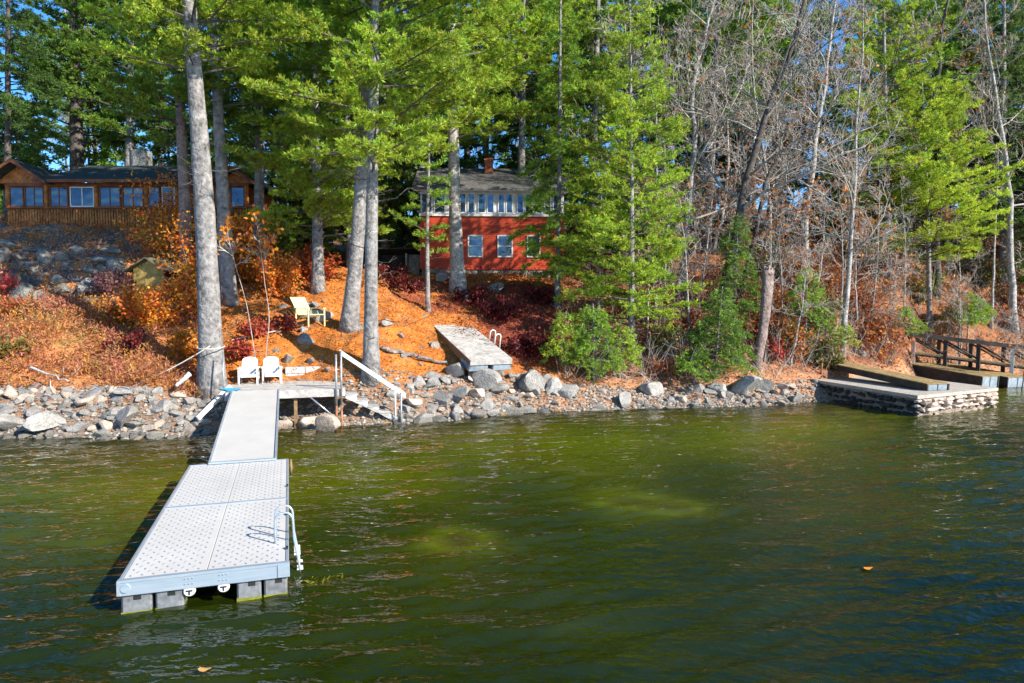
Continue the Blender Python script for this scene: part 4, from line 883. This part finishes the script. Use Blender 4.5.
# understory saplings
UP=conifer('hemlock_sapling','x',np.array([[0,0,0],[.05,0,2.5],[0,0,5.5]]),.07,.012,.4,2.1,34,240,'hemlock',color=MID,dens=5,k=7,nl=.24,nw=.065,shape=cone,cat='sapling',dead=0,tuft=.18)
UB=bare('bare_sapling','x',np.array([[0,0,0],[.15,.1,2.5],[.3,-.1,5.5]]),.05,241,n1=15,R=2.2,leaves=420,cat='sapling',lv=2,rend=.012,up=.2)
ub=np.random.default_rng(33)
def under(pr,first,px,Y,s,lab,grp):
    o=pr if first else copy_tree(pr); X=XY(px,Y); o.location=(X,Y,gz(X,Y)-.1); o.rotation_euler=(ub.normal()*.05,ub.normal()*.05,ub.random()*6.28); o.scale=(s,s,s*(.85+.4*ub.random())); o['label']=lab; o['group']=grp
for k in range(26): 
    q=k<16; under(UP,k==0,(-40+300*ub.random()) if q else (255+170*ub.random() if k<22 else 560+80*ub.random()),44+12*ub.random(),.8+.8*ub.random(),'hemlock sapling in the dim woods behind the log cabin' if q else 'hemlock sapling in the woods around the red house',('hemlock saplings behind the log cabin' if q else 'hemlock saplings around the red house'))
for k in range(22): under(UP,False,650+430*ub.random(),42+22*ub.random(),.5+.9*ub.random(),'hemlock sapling on the leafy right hillside','hemlock saplings on the right hillside')
for k in range(26): under(UB,k==0,640+430*ub.random(),35+26*ub.random()**1.3,.55+.9*ub.random(),'twiggy bare sapling on the leafy right hillside','bare saplings on the right hillside')
# ------------------------------------------------------------------ shrubs
OR=[(.74,.25,.03),(.70,.33,.04),(.60,.14,.025)]; RD=[(.42,.07,.045),(.30,.05,.04),(.50,.15,.05)]; BU=[(.12,.02,.02),(.20,.03,.025),(.08,.015,.02)]; PK=[(.55,.10,.09),(.50,.06,.06),(.5,.2,.1)]; RU=[(.30,.10,.04),(.36,.14,.06),(.24,.06,.03)]; MX=[(.58,.18,.03),(.30,.05,.03),(.42,.22,.03)]; GR=[(.10,.15,.03),(.2,.2,.04),(.3,.14,.04)]
SH=[('orange leafed bush sprawling down slope left of the big pine',150,29.0,3.0,2.4,OR,3000),
('second orange bush nearer the cabin side of the pine, beside the hut',190,31.0,2.6,2.4,OR,2400),
('orange red bush below the pump hut',118,29.4,2.4,1.5,MX,2400),
('dull purple bush beside the hut left wall',112,31.5,1.8,1.7,[(.16,.07,.08),(.22,.10,.09)],1100),
('burgundy low bush near the rope above the rocks',128,27.2,1.8,1.1,BU,1100),
('golden orange bush at the foot slope just left of the big pine',188,27.2,2.2,1.6,[(.52,.22,.02),(.5,.15,.02)],2000),
('pink red bush at the far left edge of the slope',2,31.0,1.6,2.0,PK,1400),
('coral orange bush right of the pink one at the left edge',22,30.2,1.8,1.2,[(.5,.16,.07),(.45,.2,.05)],1100),
('orange maple leaves spreading around the pinkish trunk before the cabin',196,32.8,2.6,4.0,OR,2000),
('tall orange maple sapling before the cabin windows',165,35.0,3.0,4.6,OR,2600),
('orange maple sapling at the cabin right end',248,34.5,3.4,3.4,OR,3200),
('orange shrub behind the birch saplings',274,32.8,2.6,2.4,OR,2200),
('scarlet orange shrub behind the yellow chair',318,35.0,2.6,2.2,[(.45,.07,.02),(.42,.12,.03)],2400),
('rust shrub between hut and big pine trunk',200,30.2,1.6,1.9,OR,1300),
('red low shrub left of the white chairs',236,27.9,1.5,.8,RD,1100),
('red low shrub behind the white chairs',255,29.4,2.0,.8,RD,1400),
('crimson shrub on slope below the yellow chair',280,29.8,1.7,.7,RD,1000),
('dark red huckleberry at the upper side of the stored dock',470,35.8,2.2,1.1,BU,1500),
('dark red huckleberry right of the stored dock ladder',528,31.8,2.4,1.5,BU,1900),
('dark red huckleberry uphill of the stored dock',505,34.2,2.6,1.4,BU,2000),
('dark red huckleberry under the red house windows',540,36.5,2.6,1.2,BU,1700),
('burgundy patch shrub right of the pine pair',402,36.0,2.2,.9,BU,1400),
('purple red shrub in front of the wood shed',388,38.5,2.2,1.0,BU,1300),
('tiny red maple seedling right of the snag foot',775,33.4,1.3,1.2,[(.46,.05,.05),(.45,.12,.05)],700),
('rusty brush at the snag left side',700,34.5,2.4,2.0,RU,1100),
('rusty leafed beech brush between snag and birch',800,36.5,2.8,2.6,RU,1500),
('orange brown beech brush below the lime pine',880,37.5,2.8,2.4,RU,1300),
('rust leafed brush behind the feathery pine',655,36.5,2.6,2.4,RU,1000),
('brown brush uphill of the stone pier',850,38.5,2.4,2.2,RU,900),
('rust brush at the far right slope',1012,45.0,3.2,2.6,RU,900),
('dark rust brush below right hand hemlocks',985,47.0,3.4,2.8,[(.22,.07,.03),(.3,.08,.03)],1200),
('green and yellow weedy shrub beside the rusty post',835,33.8,1.3,.9,GR,700),
('green tinted brush right of the evergreen sapling',790,34.2,1.8,1.9,GR,900),
('olive weeds at the left edge above the rocks',8,27.0,2.2,.9,GR,1200)]
for k,(lab,px,Y,wd,ht,pal,n) in enumerate(SH): shrub('leafy_shrub',lab,tuple(G(px,Y)),wd,ht,None,300+k,n=n,cols=pal,ls=.15 if Y<33 else .17,stems=10)
SP=[shrub('hillside_brush','x',(0,0,0),2.6,2.0,None,400+k,n=nn,cols=pal,ls=.16,stems=13) for k,(pal,nn) in enumerate(((RU,700),(GR+[(.16,.22,.04)],900),([(.52,.20,.04),(.44,.13,.03)],520)))]
HB=('rust leafed brush on the leafy hillside right of the feathery pine','olive green brush on the leafy hillside right of the feathery pine','sparse orange leafed brush on the leafy hillside right of the feathery pine'); su=set()
for k in range(54):
    j=(0,1,2,0,2,1)[k%6]; o=SP[j] if j not in su else copy_tree(SP[j]); su.add(j); px=645+390*ub.random(); Y=float(shoreY(px))+2.6+13*ub.random()**1.2
    if px>895: Y=max(Y,44)
    o.location=tuple(G(px,Y,-.05)); o.rotation_euler=(0,0,ub.random()*6.28); q=.55+.75*ub.random(); o.scale=(q,q,q); o['label']=HB[j]; o['group']=('rust brush','olive brush','orange brush')[j]+' on the right hillside'
# ------------------------------------------------------------------ rocks
rr=np.random.default_rng(21)
BIGR=[('pale flat faced boulder with a dark left side on the leafy beach',649,30.6,.78,1,(1,.8,1.0)),('big dark rounded boulder in the rubble below the stored dock',534,29.6,.92,2,(1.2,.9,.95)),('dark boulder right of the biggest one below the stored dock',556,29.4,.55,5,(1,.9,1.1)),('steep dark wedge boulder under the evergreen saplings',571,29.5,.72,4,(1,.9,1.1)),('wide grey boulder left of the big dark one',482,28.6,.82,6,(1,.9,.8)),('grey boulder at the stored dock lower left corner',452,28.8,.70,7,(1,.8,.8)),('squat grey boulder half in water before the stairs rubble',458,27.3,.60,8,(1,.9,.8)),('flat grey slab stone on the beach under the evergreen bush',721,30.7,.62,9,(1.1,.8,.75)),('large pale grey beach boulder, widest of the right beach',744,30.9,.95,3,(1.2,.8,.8)),('pale upright beach boulder right of the widest one',763,31.4,.60,10,(1,.8,1)),('tan boulder at the water edge left of the pale flat faced one',626,29.3,.52,11,(1,.8,.9))]
for lab,px,Y,s,sd,sc in BIGR: rock('boulder',lab,tuple(G(px,Y,.12*s)),s,sd,ROCK,None,sc,cat='boulder')
for lab,px,Y,s,sd in (('tan boulder under the landing beside its wooden post',311,24.9,.95,1),('tan boulder under the landing nearest the ramp',281,24.4,.7,4),('smaller tan boulder at the water edge under the landing',322,24.0,.62,6)): q=G(px,Y); rock('boulder',lab,(q[0],q[1],.05),s,sd,ROCKT,None,(1.1,.8,.85),cat='boulder')
for lab,px,Y,s,sd,sc in (('long pale slab rock at the waterline on the left bank',45,23.15,.95,2,(1.35,.7,.62)),('pale blocky rock at the waterline right of the long slab',122,23.3,.62,8,(1.2,.75,.8)),('whitish rock at the left frame edge waterline',6,23.2,.7,12,(1.2,.8,.7)),('white pointed stone on needles right of the white chairs',288,28.1,.36,3,(1,.7,1)),('grey white stone uphill of the white pointed one',306,29.2,.42,5,(1.1,.7,.75)),('small white stone beside the grey white one',309,28.2,.26,7,(1,.8,.8)),('bluish grey flat rock below the yellow chair',318,30.8,.70,9,(1.2,.7,.6)),('grey rock at the foot of the leaning pine',387,30.6,.45,2,(1.2,.8,.7)),('rounded ledge boulder below the cabin, broad and grey',78,35.9,2.1,9,(1.9,1.0,.42)),('grey ledge boulder left of the broad rounded one',22,35.8,1.2,12,(1.4,.8,.5)),('pale rock at the left edge above the slope',3,33.5,.8,3,(1,.8,.9)),('grey rock under the house pine',472,36.2,.5,5,(1.2,.8,.7)),('pale rock against the red house foundation',440,38.6,.55,6,(1.2,.7,.7)),('grey rocks edge stone below the middle house window',495,38.0,.7,8,(1.3,.8,.6)),('grey boulder on hillside behind the pier',920,39.5,.9,4,(1.3,.8,.6)),('dark stone beside the birch foot',862,36.0,.5,9,(1.2,.8,.8))): rock('boulder',lab,tuple(G(px,Y,(-.42 if s>1 else .1)*s)),s,sd,LEDGE if Y>35 and px<130 else ROCK,None,sc,cat='boulder')
zones=[('angular grey stone in the rubble bank left of the landing','stones of the left rubble bank',-30,205,-.35,2.2,145,(.17,.46)),
 ('grey stone in the rubble between stairs and stored dock','stones between stairs and stored dock',395,545,-.3,2.3,85,(.16,.5)),
 ('small stone in the strip under the evergreen saplings','stones under the evergreen saplings',545,680,-.2,1.2,32,(.12,.3)),
 ('grey beach stone between the dark evergreen bush and pier','stones on the right beach',680,825,-.2,1.6,50,(.12,.34)),
 ('flat ledge stone on the shaded slope below the cabin','ledge stones below the cabin',-20,135,7.5,12.5,40,(.3,.75))]
placed=[]
for lab,grp,p0,p1,d0,d1,n,(s0,s1) in zones:
    k=0;tries=0
    while k<n and tries<n*40:
        tries+=1; px=p0+(p1-p0)*rr.random(); d=d0+(d1-d0)*rr.random()**(1.15 if d1<5 else 1); s=s0+(s1-s0)*rr.random()**1.8; Y=float(shoreY(px))+d; X=XY(px,Y)
        if any((X-a)**2+(Y-b)**2<(.55*(s+c))**2 for a,b,c in placed): continue
        placed.append((X,Y,s)); z=gz(X,Y); rock('rock' if d1<5 else 'ledge_stone',lab,(X,Y,z+.12*s),s,int(rr.integers(1e6)),(LEDGE if d1>5 else (ROCKT if rr.random()<.22 else ROCK)),grp,(1+.35*rr.random(),.75+.3*rr.random(),.65+.4*rr.random())); k+=1
# stones strewn on the orange slope
for k in range(26):
    px=275+165*rr.random(); Y=float(shoreY(px))+2.6+5*rr.random(); s=.10+.2*rr.random()**2; rock('slope_stone','small pale stone on the orange needle slope above the landing',tuple(G(px,Y,.03)),s,k*7,ROCK,'stones on the needle slope')
# pebbles (uncountable small rubble)
b=MB(); oct_=np.array([[1,0,0],[-1,0,0],[0,1,0],[0,-1,0],[0,0,1],[0,0,-1.]]); of=np.array([[0,2,4],[2,1,4],[1,3,4],[3,0,4],[2,0,5],[1,2,5],[3,1,5],[0,3,5]])
n=8500; px=-30+860*rr.random(n); d=-.35+2.5*rr.random(n)**1.2; d=np.where((px>545),d*.75,d); Yp=shoreY(px)+d; Xp=XY(px,Yp); keep=~((px>205)&(px<255)&(Yp<24.2)); px,Yp,Xp=px[keep],Yp[keep],Xp[keep]; n=len(px); zp=terr(Xp,Yp); s=.035+.10*rr.random(n)**2
vv=oct_[None]*(s[:,None,None]*(.6+.6*rr.random((n,6,1))))*np.array([1.2,1,.7]); a=rr.random(n)*6.28; ca,sa=np.cos(a)[:,None],np.sin(a)[:,None]
vv=np.stack([vv[...,0]*ca-vv[...,1]*sa,vv[...,0]*sa+vv[...,1]*ca,vv[...,2]],-1)+np.stack([Xp,Yp,zp+.01],-1)[:,None]
cc=np.array([.27,.255,.235])[None]*(.45+.9*rr.random((n,1)))*np.array([1.05,1,.93]); b.add(vv.reshape(-1,3),[(of[None]+6*np.arange(n)[:,None,None]).reshape(-1,3)],np.repeat(cc,6,axis=0))
tag(b.build('pebbles',LITTER),'small grey stones and pebbles along the shoreline','pebbles',None,'stuff')
# ------------------------------------------------------------------ litter and ground cover
n=130000; px=-60+1150*rr.random(n); Yp=23+34*rr.random(n)**1.5; Xp=XY(px,Yp); zp=terr(Xp,Yp); keep=(zp>.03)&((px<235)|(zp>.2))&~((px<545)&(zp<1.55)&(rr.random(n)<.62)); px,Yp,Xp,zp=px[keep],Yp[keep],Xp[keep],zp[keep]; n=len(px)
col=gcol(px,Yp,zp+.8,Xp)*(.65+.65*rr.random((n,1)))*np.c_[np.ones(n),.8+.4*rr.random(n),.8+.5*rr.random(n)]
b=MB(); D=rr.normal(size=(n,3))*np.array([1,1,.35])+np.array([0,0,.12]); blades(b,np.stack([Xp,Yp,zp+.01],-1),D,(.07+.07*rr.random(n))*(Yp/30),.055*(Yp/30),col,rr)
tag(b.build('fallen_leaves',LITTER),'carpet of fallen orange and brown leaves and needles','leaf litter',None,'stuff')
n=170000; px=-40+1100*rr.random(n); px=np.where(rr.random(n)<.4,-40+260*rr.random(n),px); Yp=24.5+18*rr.random(n); dd=Yp-shoreY(px); nn=fbm(XY(px,Yp)*.5,Yp*.5,91); 
pr_=np.where(px<205,np.where((Yp<31.2),np.where(nn>.47,.85,.12),.2),np.where(px<300,np.where(nn>.5,.6,.08),np.where(px<455,np.where(nn>.58,.25,.02),np.where(px<560,.55*(Yp>30.8),.25*(nn>.42))))); keep=(dd>1.9)&(rr.random(n)<pr_); px,Yp=px[keep],Yp[keep]; Xp=XY(px,Yp); zp=terr(Xp,Yp); n=len(px)
hgt=(.1+.75*fbm(Xp*.9,Yp*.9,55))*rr.random(n)**.6
cl=fbm(Xp*1.1,Yp*1.1,66); pal=np.array([[.50,.23,.09],[.42,.17,.12],[.58,.25,.05],[.40,.27,.10],[.50,.19,.12]]); kk=np.clip(((cl-.25)*10+rr.normal(size=n)*.8).astype(int),0,4); col=pal[kk]
mid_=(px>455)&(px<560); col=np.where(mid_[:,None],np.array([.15,.03,.025]),col); col=np.where((px>560)[:,None],np.array([.36,.14,.045]),col)
col=col*(.5+.9*rr.random((n,1)))
b=MB(); blades(b,np.stack([Xp,Yp,zp+hgt],-1),rr.normal(size=(n,3))*np.array([.8,.8,.6])+np.array([.1,-.15,.55]),.12+.12*rr.random(n),.042,col,rr)
tag(b.build('undergrowth',LEAF),'low rusty red and olive blueberry undergrowth on the slope','undergrowth',None,'stuff')
# bare twiggy brush on the right bank
b=MB(); 
for k in range(1500):
    px_=560+480*rr.random(); Y_=float(shoreY(px_))+2+12*rr.random()**1.4; q=G(px_,Y_); d=unit(rr.normal(size=3)*np.array([.6,.6,.25])+np.array([0,0,.9])); l=.6+1.6*rr.random(); m1=q+d*l*.5+rr.normal(size=3)*.12; e=q+d*l+rr.normal(size=3)*.22; b.tube([q,m1,e],[.012,.009,.004],3,cap=False)
    for _ in range(3): o=m1+(e-m1)*rr.random(); b.tube([o,o+unit(d+rr.normal(size=3)*.6)*l*.4],[.006,.003],3,cap=False)
tag(b.build('brush_twigs',TWIG),'tangle of thin grey bare twigs on the right bank','brush',None,'stuff')
# floating leaves
for lab,px,py,s,c in (('single orange leaf floating on open water at the right',867,568,.075,0),('single tan leaf floating at the bottom edge below the dock',204,669,.07,1)):
    Y=6.; 
    for _ in range(40): Y=Y-(P(px,py,Y)[2]-.075)/((P(px,py,Y+.01)[2]-P(px,py,Y)[2])/.01)
    q=P(px,py,Y); a=np.linspace(0,2*PI,13)[:-1]; v=np.c_[np.cos(a)*s*(1+.25*np.cos(3*a)),np.sin(a)*s*.6*(1+.2*np.cos(5*a)),.012*np.cos(2*a)]; v=np.r_[v,v+[0,0,.006]]; i=np.arange(12)
    o=MB().add(v,[i[None,::-1],i[None]+12,np.stack([i,(i+1)%12,(i+1)%12+12,i+12],-1)],np.array([.55,.20,.02] if c==0 else [.45,.25,.08])).build('floating_leaf',LITTER); o.location=tuple(q); tag(o,lab,'leaf')
# weed by the ladder
b=MB(); n=260; q=AX*11.2+RX*.42; cp=np.c_[q[0]+rr.normal(size=n)*.16,q[1]+rr.normal(size=n)*.34,-.10+.06*rr.random(n)]; blades(b,cp,rr.normal(size=(n,3))*np.array([1,1,.25]),.16,.04,np.array([.22,.21,.02])*(.4+.8*rr.random((n,1))),rr)
tag(b.build('water_weed',LEAF),'yellow green weed floating at the foot of the dock ladder','water weed',None,'stuff')
# ------------------------------------------------------------------ light, sky, camera
EL=math.radians(31); S=np.array([.80*math.cos(EL)/.938,-.49*math.cos(EL)/.938,math.sin(EL)]); S/=np.linalg.norm(S)
sl=bpy.data.lights.new('sun','SUN'); sl.energy=5.0; sl.angle=math.radians(.53); sl.color=(1,.925,.80)
so=bpy.data.objects.new('sun',sl); C.objects.link(so); so.rotation_euler=Vector(-S).to_track_quat('-Z','Y').to_euler()
wd=bpy.data.worlds.new('World'); SC.world=wd; wd.use_nodes=True; nt=wd.node_tree
bg=nt.nodes['Background']; sk=nt.nodes.new('ShaderNodeTexSky'); sk.sky_type='NISHITA'; sk.sun_disc=False; sk.sun_elevation=EL; sk.sun_rotation=math.atan2(S[0],S[1]); sk.air_density=1.; sk.dust_density=0.; sk.altitude=2500; sk.ozone_density=2.5
hs=nt.nodes.new('ShaderNodeHueSaturation'); hs.inputs['Saturation'].default_value=1.3; nt.links.new(sk.outputs[0],hs.inputs['Color']); nt.links.new(hs.outputs[0],bg.inputs[0]); bg.inputs[1].default_value=.135
cd=bpy.data.cameras.new('camera'); cam=bpy.data.objects.new('camera',cd); C.objects.link(cam); SC.camera=cam
cam.location=(0,0,CAMZ); cam.rotation_euler=(PI/2+PITCH,0,0); cd.sensor_width=36; cd.lens=36*F/1024; cd.clip_end=2000; cd.clip_start=.05
SC.view_settings.view_transform='Standard'; SC.view_settings.look='None'; SC.view_settings.gamma=1; SC.view_settings.use_curve_mapping=False; SC.view_settings.exposure=1.16
SC.render.engine='CYCLES'; cy=SC.cycles; cy.max_bounces=6; cy.diffuse_bounces=3; cy.glossy_bounces=3; cy.transmission_bounces=4; cy.transparent_max_bounces=8; cy.use_denoising=True
